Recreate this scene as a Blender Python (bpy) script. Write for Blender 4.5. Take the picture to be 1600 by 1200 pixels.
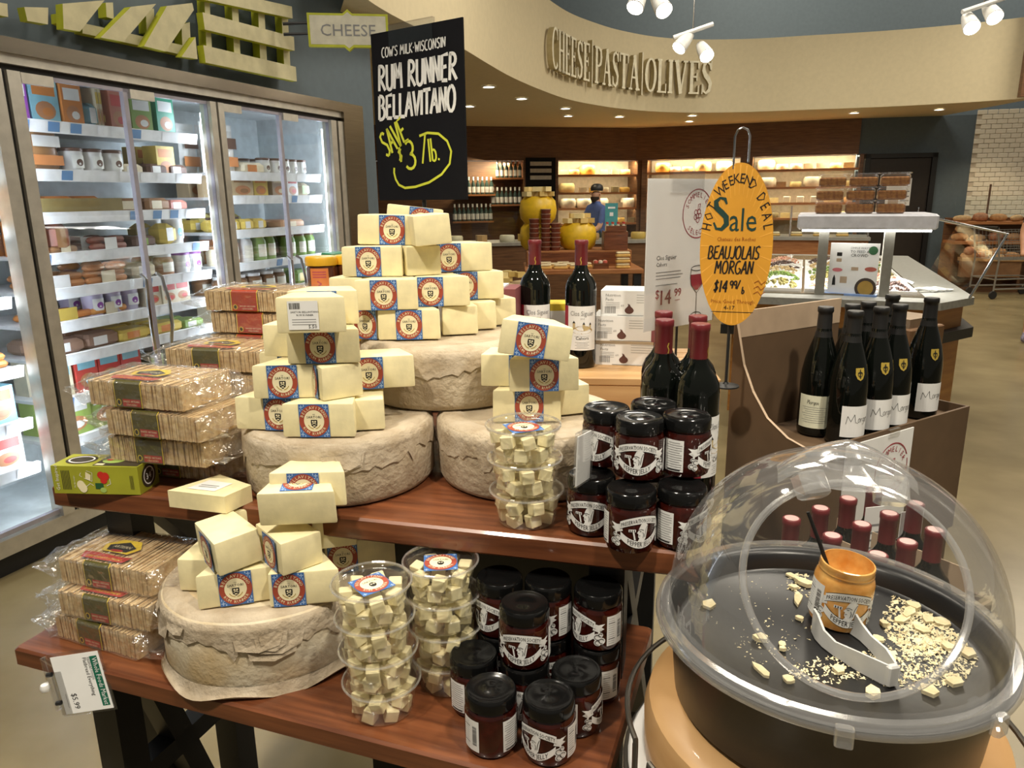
import bpy, bmesh, math, random
from mathutils import Vector, Matrix
R = math.radians
random.seed(7)
for o in list(bpy.data.objects): bpy.data.objects.remove(o, do_unlink=True)
SC = bpy.context.scene
COL = SC.collection

# ------------------------------------------------------------ camera, world, lights, exposure
FPX, CAMH, PITCH, ROLL = 1160.0, 1.5, R(14.15), R(-0.7)
cam_d = bpy.data.cameras.new('camera'); cam = bpy.data.objects.new('camera', cam_d); COL.objects.link(cam)
cam_d.sensor_fit = 'HORIZONTAL'; cam_d.sensor_width = 36; cam_d.lens = 36 * FPX / 1600
cam_d.clip_start = .02; cam_d.clip_end = 100
cam.matrix_world = Matrix.Translation((0, 0, CAMH)) @ Matrix.Rotation(R(90) - PITCH, 4, 'X') @ Matrix.Rotation(ROLL, 4, 'Z')
SC.camera = cam
SC.view_settings.view_transform = 'Standard'; SC.view_settings.look = 'None'
SC.view_settings.gamma = 1; SC.view_settings.use_curve_mapping = False
SC.view_settings.exposure = 0.0
try: SC.cycles.transparent_max_bounces = 32
except Exception: pass
W = bpy.data.worlds.new('world'); SC.world = W; W.use_nodes = True
W.node_tree.nodes['Background'].inputs[0].default_value = (1, .9, .74, 1)
W.node_tree.nodes['Background'].inputs[1].default_value = .15

def lamp(name, kind, loc, power, col, target=None, size=.3, spot=None, sizey=None):
    d = bpy.data.lights.new(name, kind); d.energy = power; d.color = col
    if kind == 'AREA':
        d.size = size
        if sizey: d.shape = 'RECTANGLE'; d.size_y = sizey
    else: d.shadow_soft_size = size
    if spot: d.spot_size = R(spot); d.spot_blend = .6
    o = bpy.data.objects.new(name, d); COL.objects.link(o); o.location = loc
    if target is not None:
        o.rotation_euler = (Vector(target) - Vector(loc)).to_track_quat('-Z', 'Y').to_euler()
    return o
WARM = (1, .91, .76); WARM2 = (1, .80, .52); COOL = (.80, .88, 1)
lamp('display_spot_lamp', 'SPOT', (-1.3, -.3, 4.2), 400, WARM, (-.25, 1.2, .9), .12, 42)
lamp('display_spot_lamp', 'SPOT', (1.2, -.4, 4.2), 360, WARM, (.25, 1.15, .9), .12, 40)
lamp('display_spot_lamp', 'SPOT', (1.9, 1.0, 4.2), 190, WARM, (.7, 1.3, .8), .10, 45)
lamp('display_spot_lamp', 'SPOT', (-.6, 3.0, 4.4), 130, WARM, (-.2, 1.4, 1.1), .12, 50)
for i, (x, y) in enumerate(((-1.0, 2.0), (2.2, 3.0), (1.2, 5.5), (4.5, 6.0), (3.6, 8.6), (7, 9))):
    lamp('ceiling_area_lamp', 'AREA', (x, y, 4.6), (55, 70, 85, 90, 90, 80)[i], WARM, (x, y, 0), .9)

lamp('wall_fill_lamp', 'AREA', (4.5, 11.6, 6.4), 170, WARM, (4.5, 14.9, 4.3), 2.0, sizey=.4)  # added fill: unseen area lamps that brighten the upper blue wall
lamp('wall_fill_lamp', 'AREA', (9.5, 11.6, 6.4), 120, WARM, (9.5, 14.9, 4.3), 2.0, sizey=.4)

def ray(px, py):
    x = (px - 800) / FPX; y = -(py - 600) / FPX
    c, s = math.cos(ROLL), math.sin(ROLL)
    xr = c * x + s * y; yr = -s * x + c * y
    cp, sp = math.cos(PITCH), math.sin(PITCH)
    return Vector((xr, cp + sp * yr, -sp + cp * yr))
def P(px, py, z):
    d = ray(px, py); t = (z - CAMH) / d.z
    return Vector((0, 0, CAMH)) + d * t
def PY(px, py, Y):
    d = ray(px, py); return Vector((0, 0, CAMH)) + d * (Y / d.y)

# ------------------------------------------------------------ materials
MATS = {}
def pm(name, col, rough=.5, metal=0, var=.06, scale=18, bump=0, coat=0, stretch=None, emit=0, col2=None, spec=.5, bscale=None, sss=0):
    if name in MATS: return MATS[name]
    m = bpy.data.materials.new(name); m.use_nodes = True; nt = m.node_tree; N = nt.nodes; L = nt.links
    b = N['Principled BSDF']
    tc = N.new('ShaderNodeTexCoord'); mp = N.new('ShaderNodeMapping'); L.new(tc.outputs['Object'], mp.inputs[0])
    if stretch: mp.inputs['Scale'].default_value = stretch
    nz = N.new('ShaderNodeTexNoise'); nz.inputs['Scale'].default_value = scale; nz.inputs['Detail'].default_value = 5
    L.new(mp.outputs[0], nz.inputs[0])
    rp = N.new('ShaderNodeValToRGB'); L.new(nz.outputs[0], rp.inputs[0])
    c2 = col2 if col2 else tuple(max(0, c * (1 - 2.2 * var)) for c in col)
    c1 = col if col2 else tuple(min(1, c * (1 + var)) for c in col)
    rp.color_ramp.elements[0].position = .32; rp.color_ramp.elements[1].position = .68
    rp.color_ramp.elements[0].color = (*c2, 1); rp.color_ramp.elements[1].color = (*c1, 1)
    L.new(rp.outputs[0], b.inputs['Base Color'])
    b.inputs['Roughness'].default_value = rough; b.inputs['Metallic'].default_value = metal
    b.inputs['Coat Weight'].default_value = coat; b.inputs['Coat Roughness'].default_value = .06
    b.inputs['Specular IOR Level'].default_value = spec
    if sss:
        b.inputs['Subsurface Weight'].default_value = sss; b.inputs['Subsurface Radius'].default_value = (.02, .014, .006)
        b.inputs['Subsurface Scale'].default_value = .4
    if emit:
        b.inputs['Emission Color'].default_value = (*col, 1); b.inputs['Emission Strength'].default_value = emit
    if bump:
        n2 = N.new('ShaderNodeTexNoise'); n2.inputs['Scale'].default_value = bscale or scale * 2; n2.inputs['Detail'].default_value = 6
        L.new(mp.outputs[0], n2.inputs[0])
        bp = N.new('ShaderNodeBump'); bp.inputs['Strength'].default_value = bump; bp.inputs['Distance'].default_value = .004
        L.new(n2.outputs[0], bp.inputs['Height']); L.new(bp.outputs[0], b.inputs['Normal'])
    MATS[name] = m; return m
def clear(name, tint=(.97, .97, .97), base=.05, edge=.5, rough=.06, bump=0, bscale=30, haze=0):
    """thin clear plastic or glass: see-through with a fresnel-weighted gloss"""
    if name in MATS: return MATS[name]
    m = bpy.data.materials.new(name); m.use_nodes = True; nt = m.node_tree; N = nt.nodes; L = nt.links
    for n in list(N):
        if n.type == 'BSDF_PRINCIPLED': N.remove(n)
    out = N['Material Output']
    t = N.new('ShaderNodeBsdfTransparent'); t.inputs[0].default_value = (*tint, 1)
    g = N.new('ShaderNodeBsdfGlossy'); g.inputs['Roughness'].default_value = rough; g.inputs[0].default_value = (1, 1, 1, 1)
    lw = N.new('ShaderNodeLayerWeight'); lw.inputs[0].default_value = .35
    mr = N.new('ShaderNodeMapRange'); mr.inputs['To Min'].default_value = base; mr.inputs['To Max'].default_value = edge
    L.new(lw.outputs['Facing'], mr.inputs['Value'])
    mx = N.new('ShaderNodeMixShader'); L.new(mr.outputs[0], mx.inputs[0]); L.new(t.outputs[0], mx.inputs[1]); L.new(g.outputs[0], mx.inputs[2])
    if haze:      # fine scratches and moulding haze
        df = N.new('ShaderNodeBsdfDiffuse'); df.inputs[0].default_value = (.85, .85, .84, 1); m2 = N.new('ShaderNodeMixShader'); m2.inputs[0].default_value = haze
        L.new(mx.outputs[0], m2.inputs[1]); L.new(df.outputs[0], m2.inputs[2]); L.new(m2.outputs[0], out.inputs[0])
    else: L.new(mx.outputs[0], out.inputs[0])
    if bump:
        tc = N.new('ShaderNodeTexCoord'); nz = N.new('ShaderNodeTexNoise'); nz.inputs['Scale'].default_value = bscale
        L.new(tc.outputs['Object'], nz.inputs[0]); bp = N.new('ShaderNodeBump'); bp.inputs['Strength'].default_value = bump
        bp.inputs['Distance'].default_value = .01
        L.new(nz.outputs[0], bp.inputs['Height']); L.new(bp.outputs[0], g.inputs['Normal']); L.new(bp.outputs[0], lw.inputs['Normal'])
    MATS[name] = m; return m
M = dict(
    wood=pm('cherry_wood', (.215, .070, .026), .34, scale=5, stretch=(1, 14, 14), col2=(.095, .028, .011), bump=.05, coat=.25),
    black=pm('black_paint', (.012, .012, .012), .45),
    cheese=pm('cheese_paste', (.85, .76, .46), .42, var=.05, scale=35, bump=.08, bscale=120),
    rind=pm('cloth_rind', (.52, .44, .32), .85, scale=16, col2=(.37, .29, .19), bump=1.0, bscale=95),
    rind2=pm('cloth_fold', (.52, .44, .33), .85, scale=22, col2=(.38, .30, .20), bump=1.0, bscale=80),
    red=pm('label_red', (.37, .068, .038), .45), blue=pm('label_blue', (.05, .15, .42), .45), rindpale=pm('pale_cloth_rind', (.70, .64, .50), .85, scale=10, col2=(.54, .40, .21), bump=.45, bscale=110),
    lblue=pm('label_pale_blue', (.42, .58, .82), .45), cream=pm('label_cream', (.86, .78, .52), .45),
    ink=pm('black_ink', (.012, .011, .010), .5), white=pm('white_paper', (.82, .82, .80), .5, var=.02),
    grey=pm('grey_ink', (.25, .25, .25), .5), gold=pm('gold_ink', (.42, .30, .05), .4),
    jelly=pm('dark_red_jelly', (.040, .005, .003), .08, coat=.3, var=.3, scale=40), lid=pm('black_lid', (.005, .005, .005), .14, spec=.45),
    glassdark=pm('dark_bottle_glass', (.003, .004, .003), .05, spec=.5), capsule=pm('burgundy_foil', (.14, .014, .018), .36),
    capblack=pm('black_foil', (.012, .012, .012), .42),
    cup=clear('deli_cup_plastic', (.995, .995, .99), .02, .50, .05, haze=.012), cuprim=clear('cup_rim_plastic', (.97, .97, .96), .12, .7, .08, haze=.10), wrap=clear('cellophane', (.98, .97, .95), .07, .42, .12, bump=1.0, bscale=46, haze=.03),
    dome=clear('dome_plastic', (.95, .95, .94), .045, .55, .045, haze=.045), domeedge=clear('dome_rim_plastic', (.95, .95, .95), .12, .7, .1, haze=.10),
    pane=clear('door_glass', (.96, .98, .98), .03, .20, .02), holder=clear('clear_holder', (.95, .95, .95), .10, .5, .08),
    cracker=pm('cracker', (.74, .58, .34), .8, scale=70, col2=(.50, .32, .14), bump=.5, bscale=150),
    olive=pm('olive_band', (.085, .075, .012), .4), redband=pm('rust_band', (.42, .05, .015), .4), yellow=pm('yellow_print', (.75, .55, .04), .45),
    bandred=pm('red_print', (.45, .03, .025), .4),
    steel=pm('brushed_steel', (.36, .31, .24), .25, 1, scale=6, stretch=(1, 1, 30)), alu=pm('aluminium_frame', (.62, .58, .50), .38, .7),
    bluewall=pm('slate_blue_wall', (.095, .125, .145), .7, var=.03), cream_wall=pm('cream_wall', (.62, .53, .34), .75, var=.02),
    floor=pm('polished_concrete', (.30, .24, .125), .26, scale=2.2, col2=(.21, .165, .082), bump=.04, spec=.4),
    green_edge=pm('lime_edge', (.50, .52, .03), .5), slat=pm('beige_slat', (.55, .50, .30), .6),
    darkwood=pm('brown_wood_panel', (.19, .09, .036), .5, scale=4, stretch=(1, 1, 12), col2=(.10, .044, .018)),
    shelfwood=pm('shelf_wood', (.42, .18, .06), .5, scale=5, stretch=(1, 8, 8), col2=(.28, .10, .03)),
    tanwood=pm('blond_wood', (.58, .36, .16), .42, scale=4, stretch=(1, 9, 9), col2=(.42, .23, .09)),
    card=pm('brown_cardboard', (.115, .068, .034), .7, var=.05), tan=pm('tan_cardboard', (.46, .34, .23), .75, var=.05),
    tray=pm('black_tray', (.012, .012, .013), .3, bump=.05), tongs=pm('frosted_plastic', (.62, .62, .60), .35),
    orange=pm('orange_card', (.70, .33, .03), .5, var=.03), orange2=pm('orange_ray', (.85, .43, .06), .5), chrome=pm('chrome', (.7, .7, .7), .15, 1),
    chalk=pm('chalkboard', (.007, .007, .009), .6, spec=.15), chalkw=pm('chalk_white', (.78, .78, .76), .6), lime=pm('lime_marker', (.62, .66, .05), .5),
    teal=pm('dark_green_ink', (.012, .05, .04), .5), wine=pm('wine_red_ink', (.32, .012, .03), .5), dkgreen=pm('tag_green', (.006, .13, .075), .5),
    fridge_in=pm('cooler_white', (.72, .78, .80), .5), lip=pm('shelf_lip', (.75, .76, .78), .4), rubber=pm('black_gasket', (.015, .014, .013), .6),
)

# ------------------------------------------------------------ mesh helpers
TXT = {}
def glyph(s, res=2):
    k = (s, res)
    if k in TXT: return TXT[k]
    c = bpy.data.curves.new('t', 'FONT'); c.body = s; c.size = 1; c.resolution_u = res
    o = bpy.data.objects.new('t', c); COL.objects.link(o)
    dg = bpy.context.evaluated_depsgraph_get(); me = o.evaluated_get(dg).to_mesh()
    v = [(p.co.x, p.co.y) for p in me.vertices]; f = [tuple(p.vertices) for p in me.polygons]
    o.evaluated_get(dg).to_mesh_clear()
    bpy.data.objects.remove(o); bpy.data.curves.remove(c)
    xs = [p[0] for p in v] or [0, .3]
    TXT[k] = (v, f, min(xs), max(xs)); return TXT[k]

class MB:
    def __init__(s, T=None): s.v = []; s.f = []; s.m = []; s.T = T; s.sm = []
    def add(s, vs, fs, mi=0, smooth=False):
        n = len(s.v)
        s.v += [tuple(s.T(*p)) if s.T else tuple(p) for p in vs]
        for f in fs: s.f.append(tuple(n + i for i in f)); s.m.append(mi); s.sm.append(smooth)
        return s
    def box(s, x0, y0, z0, x1, y1, z1, mi=0):
        return s.add([(x0, y0, z0), (x1, y0, z0), (x1, y1, z0), (x0, y1, z0), (x0, y0, z1), (x1, y0, z1), (x1, y1, z1), (x0, y1, z1)],
              [(0, 3, 2, 1), (4, 5, 6, 7), (0, 1, 5, 4), (1, 2, 6, 5), (2, 3, 7, 6), (3, 0, 4, 7)], mi)
    def cbox(s, x0, y0, z0, x1, y1, z1, mi=0, c=.003):
        """box with chamfered vertical and top edges"""
        def ring(i, z): return [(x0 + i + c, y0 + i, z), (x1 - i - c, y0 + i, z), (x1 - i, y0 + i + c, z), (x1 - i, y1 - i - c, z), (x1 - i - c, y1 - i, z), (x0 + i + c, y1 - i, z), (x0 + i, y1 - i - c, z), (x0 + i, y0 + i + c, z)]
        vs = ring(c, z0) + ring(0, z0 + c) + ring(0, z1 - c) + ring(c, z1)
        fs = [tuple(range(7, -1, -1)), tuple(range(24, 32))]
        for k in range(3):
            for i in range(8): j = (i + 1) % 8; fs.append((k * 8 + i, k * 8 + j, k * 8 + 8 + j, k * 8 + 8 + i))
        return s.add(vs, fs, mi)
    def lathe(s, pr, n=24, mi=0, cx=0, cy=0, smooth=True, wob=None):
        vs = []; fs = []
        for k, (r, z) in enumerate(pr):
            for i in range(n):
                a = 2 * math.pi * i / n; q = wob(a, k) if wob else (1, 0)
                vs.append((cx + r * q[0] * math.cos(a), cy + r * q[0] * math.sin(a), z + q[1]))
        for k in range(len(pr) - 1):
            for i in range(n):
                j = (i + 1) % n; fs.append((k * n + i, k * n + j, k * n + n + j, k * n + n + i))
        s.add(vs, fs, mi, smooth)
        return s
    def disc(s, r, z, n=24, mi=0, cx=0, cy=0):
        return s.add([(cx + r * math.cos(2 * math.pi * i / n), cy + r * math.sin(2 * math.pi * i / n), z) for i in range(n)], [tuple(range(n))], mi)
    def tube(s, pts, r, n=8, mi=0, closed=False):
        pts = [Vector(p) for p in pts]; vs = []; fs = []; N = len(pts); up = None
        for k, p in enumerate(pts):
            a = pts[(k - 1) % N] if (k > 0 or closed) else p; b = pts[(k + 1) % N] if (k < N - 1 or closed) else p
            t = (b - a).normalized()
            if up is None: up = Vector((0, 0, 1)) if abs(t.z) < .9 else Vector((1, 0, 0))
            u = t.cross(up).normalized(); w = u.cross(t).normalized(); up = w
            rr = r[k] if isinstance(r, (list, tuple)) else r
            for i in range(n):
                q = 2 * math.pi * i / n; vs.append(p + u * rr * math.cos(q) + w * rr * math.sin(q))
        for k in range(N if closed else N - 1):
            for i in range(n):
                j = (i + 1) % n; k2 = (k + 1) % N; fs.append((k * n + i, k * n + j, k2 * n + j, k2 * n + i))
        if not closed: fs += [tuple(range(n - 1, -1, -1)), tuple(range((N - 1) * n, N * n))]
        return s.add(vs, fs, mi, True)
    def prism(s, pts, z0, z1, mi=0):
        n = len(pts)
        return s.add([(x, y, z0) for x, y in pts] + [(x, y, z1) for x, y in pts],
              [tuple(range(n - 1, -1, -1)), tuple(range(n, 2 * n))] + [(i, (i + 1) % n, n + (i + 1) % n, n + i) for i in range(n)], mi)
    # flat art: (u, v, w) with w the height above the sheet
    def rect(s, u0, v0, u1, v1, w, mi, nu=1):
        vs = []; fs = []
        for i in range(nu + 1):
            u = u0 + (u1 - u0) * i / nu; vs += [(u, v0, w), (u, v1, w)]
        for i in range(nu): fs.append((2 * i, 2 * i + 2, 2 * i + 3, 2 * i + 1))
        return s.add(vs, fs, mi)
    def flat(s, pts, w, mi): return s.add([(u, v, w) for u, v in pts], [tuple(range(len(pts)))], mi)
    def ell(s, u, v, ru, rv, w, mi, n=28): return s.flat([(u + ru * math.cos(2 * math.pi * i / n), v + rv * math.sin(2 * math.pi * i / n)) for i in range(n)], w, mi)
    def strip(s, pts, wd, w, mi):
        """flat stroke along a polyline; wd a number or one per point"""
        n = len(pts); vs = []; fs = []
        for k in range(1, n - 1):
            ax, ay, bx_, by_ = pts[k][0] - pts[k - 1][0], pts[k][1] - pts[k - 1][1], pts[k + 1][0] - pts[k][0], pts[k + 1][1] - pts[k][1]
            if ax * bx_ + ay * by_ < .1 * math.hypot(ax, ay) * math.hypot(bx_, by_):
                L1 = isinstance(wd, (list, tuple)); s.strip(pts[:k + 1], wd[:k + 1] if L1 else wd, w, mi); return s.strip(pts[k:], wd[k:] if L1 else wd, w, mi)
        for k, (x, y) in enumerate(pts):
            a = pts[max(0, k - 1)]; b = pts[min(n - 1, k + 1)]
            dx, dy = b[0] - a[0], b[1] - a[1]; l = math.hypot(dx, dy) or 1; q = (wd[k] if isinstance(wd, (list, tuple)) else wd) / 2
            vs += [(x - dy / l * q, y + dx / l * q, w), (x + dy / l * q, y - dx / l * q, w)]
        for k in range(n - 1): fs.append((2 * k, 2 * k + 1, 2 * k + 3, 2 * k + 2))
        return s.add(vs, fs, mi)
    def arcp(s, u, v, r, a0, a1, wd, w, mi, n=16, rv=None):
        return s.strip([(u + r * math.cos(R(a0 + (a1 - a0) * i / n)), v + (rv or r) * math.sin(R(a0 + (a1 - a0) * i / n))) for i in range(n + 1)], wd, w, mi)
    def text(s, t, u, v, size, w, mi, align='c', sx=1, rot=0, res=2, vf=None):
        vs, fs, x0, x1 = glyph(t, res); k = size
        off = {'c': (x0 + x1) / 2, 'l': x0, 'r': x1}[align]; c, q = math.cos(R(rot)), math.sin(R(rot))
        out = []
        for x, y in vs:
            a = (x - off) * k * sx; b = y * k + (vf((x - off) * k * sx) if vf else 0)
            out.append((u + a * c - b * q, v + a * q + b * c, w))
        return s.add(out, fs, mi)
    def arctext(s, t, u, v, r, size, mid, w, mi, span, inside=False, rv=None, res=1, sx=1):
        n = len(t)
        for i, ch in enumerate(t):
            if ch == ' ': continue
            fr = (i + .5) / n - .5
            a = mid - fr * span if not inside else mid + fr * span
            s.text(ch, u + r * math.cos(R(a)), v + (rv or r) * math.sin(R(a)), size, w, mi, rot=a - 90 if not inside else a + 90, res=res, sx=sx)
        return s
    def mesh(s, name, mats, ang=38):
        me = bpy.data.meshes.new(name); me.from_pydata(s.v, [], s.f)
        for m in (mats if isinstance(mats, (list, tuple)) else [mats]): me.materials.append(M[m] if isinstance(m, str) else m)
        me.polygons.foreach_set('material_index', s.m); me.polygons.foreach_set('use_smooth', s.sm)
        if any(s.sm): me.set_sharp_from_angle(angle=R(ang))
        me.update(); return me
    def build(s, name, mats, parent=None, loc=(0, 0, 0), rot=(0, 0, 0), ang=38):
        return put(name, s.mesh(name, mats, ang), parent, loc, rot)
ART = lambda u, v, w: (u, -w, v)
def put(name, me, parent=None, loc=(0, 0, 0), rot=(0, 0, 0)):
    o = bpy.data.objects.new(name, me); COL.objects.link(o); o.location = loc; o.rotation_euler = rot
    if parent: o.parent = parent
    return o
def tag(o, label, cat, group=None, kind=None):
    o['label'] = label; o['category'] = cat
    if group: o['group'] = group
    if kind: o['kind'] = kind
    return o
def thing(name, label, cat, loc=(0, 0, 0), rot=(0, 0, 0), group=None):
    return tag(put(name, None, None, loc, rot), label, cat, group)
def struct(name, b, mats, **k):
    o = b.build(name, mats, **k); o['kind'] = 'structure'; return o
def facecam(x, y): return -math.atan2(x, y)
def outward(b):
    """make the normals of a closed builder consistent"""
    return b

# ------------------------------------------------------------ the setting
AZ = R(21)
FA = P(0, 885, 0); FA.z = 0
FD = Vector((math.sin(AZ), math.cos(AZ), 0)); FN = Vector((FD.y, -FD.x, 0)); FROT = (0, 0, R(90) - AZ)
def FR(px, py, dep=0):
    d = ray(px, py); o = Vector((0, 0, CAMH)); t = (FA - FN * dep - o).dot(FN) / d.dot(FN); p = o + d * t
    return ((p - FA).dot(FD), p.z)
struct('floor', MB().box(-9, -4, -.05, 16, 20, 0), 'floor')
# wall holding the cooler, above and beside it
wb = MB(); wb.box(-4.5, .0, 2.12, 3.12, .12, 4.6); wb.box(2.9, 0, 0, 3.12, .12, 2.12); wb.box(3.0, .12, 0, 3.12, 1.3, 4.6)
struct('wall_left', wb, 'bluewall', loc=FA, rot=FROT)
ZC = 2.7
sp = [P(560, -30, ZC), P(600, 2, ZC), P(645, 29, ZC), P(690, 51, ZC), P(734, 73, ZC), P(775, 99, ZC), P(812, 121, ZC), P(855, 141, ZC), P(897, 157, ZC), P(940, 167, ZC), P(981, 174, ZC), P(1035, 180, ZC), P(1094, 183, ZC), P(1175, 184, ZC), P(1262, 183, ZC), P(1400, 181, ZC), P(1532, 177, ZC), P(1640, 172, ZC)]
def smoothpath(pts, n=6):
    out = []
    for i in range(len(pts) - 1):
        p0, p1, p2, p3 = pts[max(0, i - 1)], pts[i], pts[i + 1], pts[min(len(pts) - 1, i + 2)]
        for k in range(n):
            t = k / n
            out.append(.5 * (2 * p1 + (p2 - p0) * t + (2 * p0 - 5 * p1 + 4 * p2 - p3) * t * t + (3 * p1 - p0 - 3 * p2 + p3) * t ** 3))
    return out + [pts[-1]]
SP = smoothpath(sp)
b = MB(); n = len(SP)
b.add([(p.x, p.y, z) for p in SP for z in (ZC, 3.72)] + [(p.x * .99, p.y + .25, 3.72) for p in SP],
      [(2 * i, 2 * i + 2, 2 * i + 3, 2 * i + 1) for i in range(n - 1)] + [(2 * i + 1, 2 * i + 3, 2 * n + i + 1, 2 * n + i) for i in range(n - 1)], 0, True)
struct('trim_1', b, 'cream_wall')
b = MB(); b.add([(p.x, p.y, ZC) for p in SP] + [(p.x - (3.5 if i < 12 else 0), 16.5, ZC) for i, p in enumerate(SP)],
                [(i, n + i, n + i + 1, i + 1) for i in range(n - 1)])
struct('ceiling', b, 'cream_wall')
struct('wall_upper', MB().box(-6, 14.9, 2.6, 15, 15.1, 7), 'bluewall')
W0, W1, W2, W3 = (Vector((-3.4, 12.9, 0)), P(1005, 205, ZC), P(1357, 198, ZC), P(1537, 197, ZC))
W1.z = W2.z = W3.z = 0
def wallseg(name, a, c, z0, z1, mat, th=.1):
    d = (c - a); ang = math.atan2(d.y, d.x)
    return struct(name, MB().box(0, 0, z0, d.length, th, z1), mat, loc=a, rot=(0, 0, ang))
wallseg('trim_2', W0, W1, 2.13, ZC, 'darkwood'); wallseg('trim_3', W1, W2, 2.13, ZC, 'darkwood')
wallseg('wall_back', W2 + Vector((0, .05, 0)), W3, 0, ZC, 'bluewall')
TW = pm('white_tile', (.80, .74, .60), .2, var=.02); M['tile'] = TW
tw = wallseg('wall_right', W3, W3 + Vector((3.6, -1.0, 0)), 0, ZC, pm('tile_grout', (.60, .53, .42), .8))
tm = MB().cbox(0, -.012, 0, .142, 0, .068, 0, .004).mesh('tile', 'tile')
cnt = 0
for r_ in range(36, 0, -1):
    for c_ in range(12):
        if cnt >= 290: break
        o = put('tile', tm, tw, ((c_ + (.5 if r_ % 2 else 0)) * .15, 0, r_ * .075)); cnt += 1
struct('wall_far', MB().box(0, 0, 0, 2.0, .1, 4.5), 'darkwood', loc=P(1530, 180, ZC) * Vector((1, 1, 0)) if False else Vector((6.75, 10.4, ZC)), rot=(0, 0, R(-12)))
# dark door beside the shelves
dr = struct('door_1', MB().cbox(0, -.04, 0, .95, .04, 2.05, 0, .01), pm('dark_door', (.022, .016, .012), .5), loc=(6.02, 12.93, 0), rot=(0, 0, R(-11)))
MB().box(-.08, -.07, 0, 0, .05, 2.12).box(.95, -.07, 0, 1.03, .05, 2.12).box(-.08, -.07, 2.05, 1.03, .05, 2.12).build('door_frame', 'black', dr)
pn = MB().box(.3, -.052, 1.28, .68, -.04, 1.72).build('door_notice', 'white', dr)
MB(ART).rect(.34, 1.3, .5, 1.5, .054, 0).rect(.53, 1.35, .66, 1.37, .054, 1).rect(.53, 1.42, .66, 1.44, .054, 1).rect(.53, 1.5, .66, 1.52, .054, 1).build('notice_print', ['tan', 'grey'], pn)
MB().tube([(.82, -.09, 1.0), (.82, -.09, 1.25)], .012).build('door_handle', 'chrome', dr)

# recessed ceiling lights
dl = MB().lathe([(.085, 0), (.085, -.012), (.066, -.012), (.06, .0)], 20).mesh('trim_ring', 'white')
de = MB().disc(.062, -.004, 20).mesh('lens', pm('lamp_glow', (1, .93, .78), .4, emit=14))
for i, (x, y) in enumerate([(775, 134), (826, 154), (744, 164), (894, 171), (898, 183), (978, 186), (1092, 187), (1087, 196), (1345, 189), (1478, 187)]):
    p = P(x, y, ZC - .003)
    t = thing('recessed_downlight', 'small round recessed downlight set in the cream soffit ceiling', 'ceiling light', p, group='recessed downlights in the soffit')
    put('trim_ring', dl, t); put('lens', de, t)
for x, y, e in ((-.6, 9.6, 45), (1.2, 12.6, 50), (3.2, 13.0, 55), (5.2, 12.3, 50), (7.5, 11.8, 45), (.6, 10.8, 45)):
    lamp('downlight_beam', 'SPOT', (x, y, ZC - .03), e, WARM2, (x, y, 0), .08, 110)

# raised serif lettering on the curved soffit
def serif(ch):
    """(width, [(points, stroke widths)]) on a unit height"""
    T_, t_ = .17, .06
    S = lambda x0, x1, y: ([(x0, y), (x1, y)], .055)
    if ch == 'C': return .66, [([(.36 + .33 * math.cos(R(a)), .5 + .47 * math.sin(R(a))) for a in range(48, 325, 14)], [t_ + (T_ - t_) * abs(math.cos(R(a))) ** 1.5 for a in range(48, 325, 14)]), ([(.58, .98), (.58, .72)], .06)]
    if ch == 'O': return .74, [([(.37 + .30 * math.cos(R(a)), .5 + .47 * math.sin(R(a))) for a in range(0, 361, 15)], [t_ + (T_ - t_) * abs(math.cos(R(a))) ** 1.5 for a in range(0, 361, 15)])]
    if ch == 'H': return .76, [([(.16, 0), (.16, 1)], T_), ([(.6, 0), (.6, 1)], T_), S(.16, .6, .52), S(.02, .3, .03), S(.02, .3, .97), S(.46, .74, .03), S(.46, .74, .97)]
    if ch == 'E': return .6, [([(.16, 0), (.16, 1)], T_), S(.02, .54, .03), S(.02, .52, .97), S(.16, .42, .52), ([(.53, 0), (.53, .26)], .06), ([(.51, 1), (.51, .76)], .06), ([(.42, .4), (.42, .64)], .05)]
    if ch == 'S': return .56, [([(.46, .74), (.42, .9), (.28, .97), (.13, .88), (.11, .72), (.2, .58), (.36, .46), (.46, .32), (.42, .12), (.27, .03), (.12, .1), (.08, .28)], [.05, .08, .07, .12, .16, .17, .17, .16, .13, .07, .08, .05]), ([(.48, 1), (.48, .72)], .05), ([(.07, 0), (.07, .3)], .05)]
    if ch == 'P': return .62, [([(.16, 0), (.16, 1)], T_), S(.02, .32, .03), ([(.02, .97), (.34, .97), (.5, .9), (.54, .73), (.5, .56), (.34, .48), (.16, .48)], [.055, .06, .12, .16, .12, .06, .055])]
    if ch == 'A': return .74, [([(.12, 0), (.36, 1)], .07), ([(.36, 1), (.62, 0)], T_), S(.2, .52, .36), S(.0, .25, .03), S(.48, .76, .03)]
    if ch == 'T': return .66, [([(.33, 0), (.33, 1)], T_), S(.03, .63, .97), S(.2, .46, .03), ([(.04, 1), (.04, .74)], .06), ([(.62, 1), (.62, .74)], .06)]
    if ch == 'L': return .6, [([(.16, 0), (.16, 1)], T_), S(.02, .54, .03), S(.02, .3, .97), ([(.54, 0), (.54, .28)], .06)]
    if ch == 'I': return .36, [([(.17, 0), (.17, 1)], T_), S(.03, .31, .03), S(.03, .31, .97)]
    if ch == 'V': return .72, [([(.1, 1), (.36, 0)], T_), ([(.36, 0), (.6, 1)], .07), S(-.02, .24, .97), S(.46, .72, .97)]
    if ch == '|': return .3, [([(.14, -.12), (.14, 1.12)], .07)]
    return .4, []
acc = [0]
for i in range(1, n): acc.append(acc[-1] + (SP[i] - SP[i - 1]).length)
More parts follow.
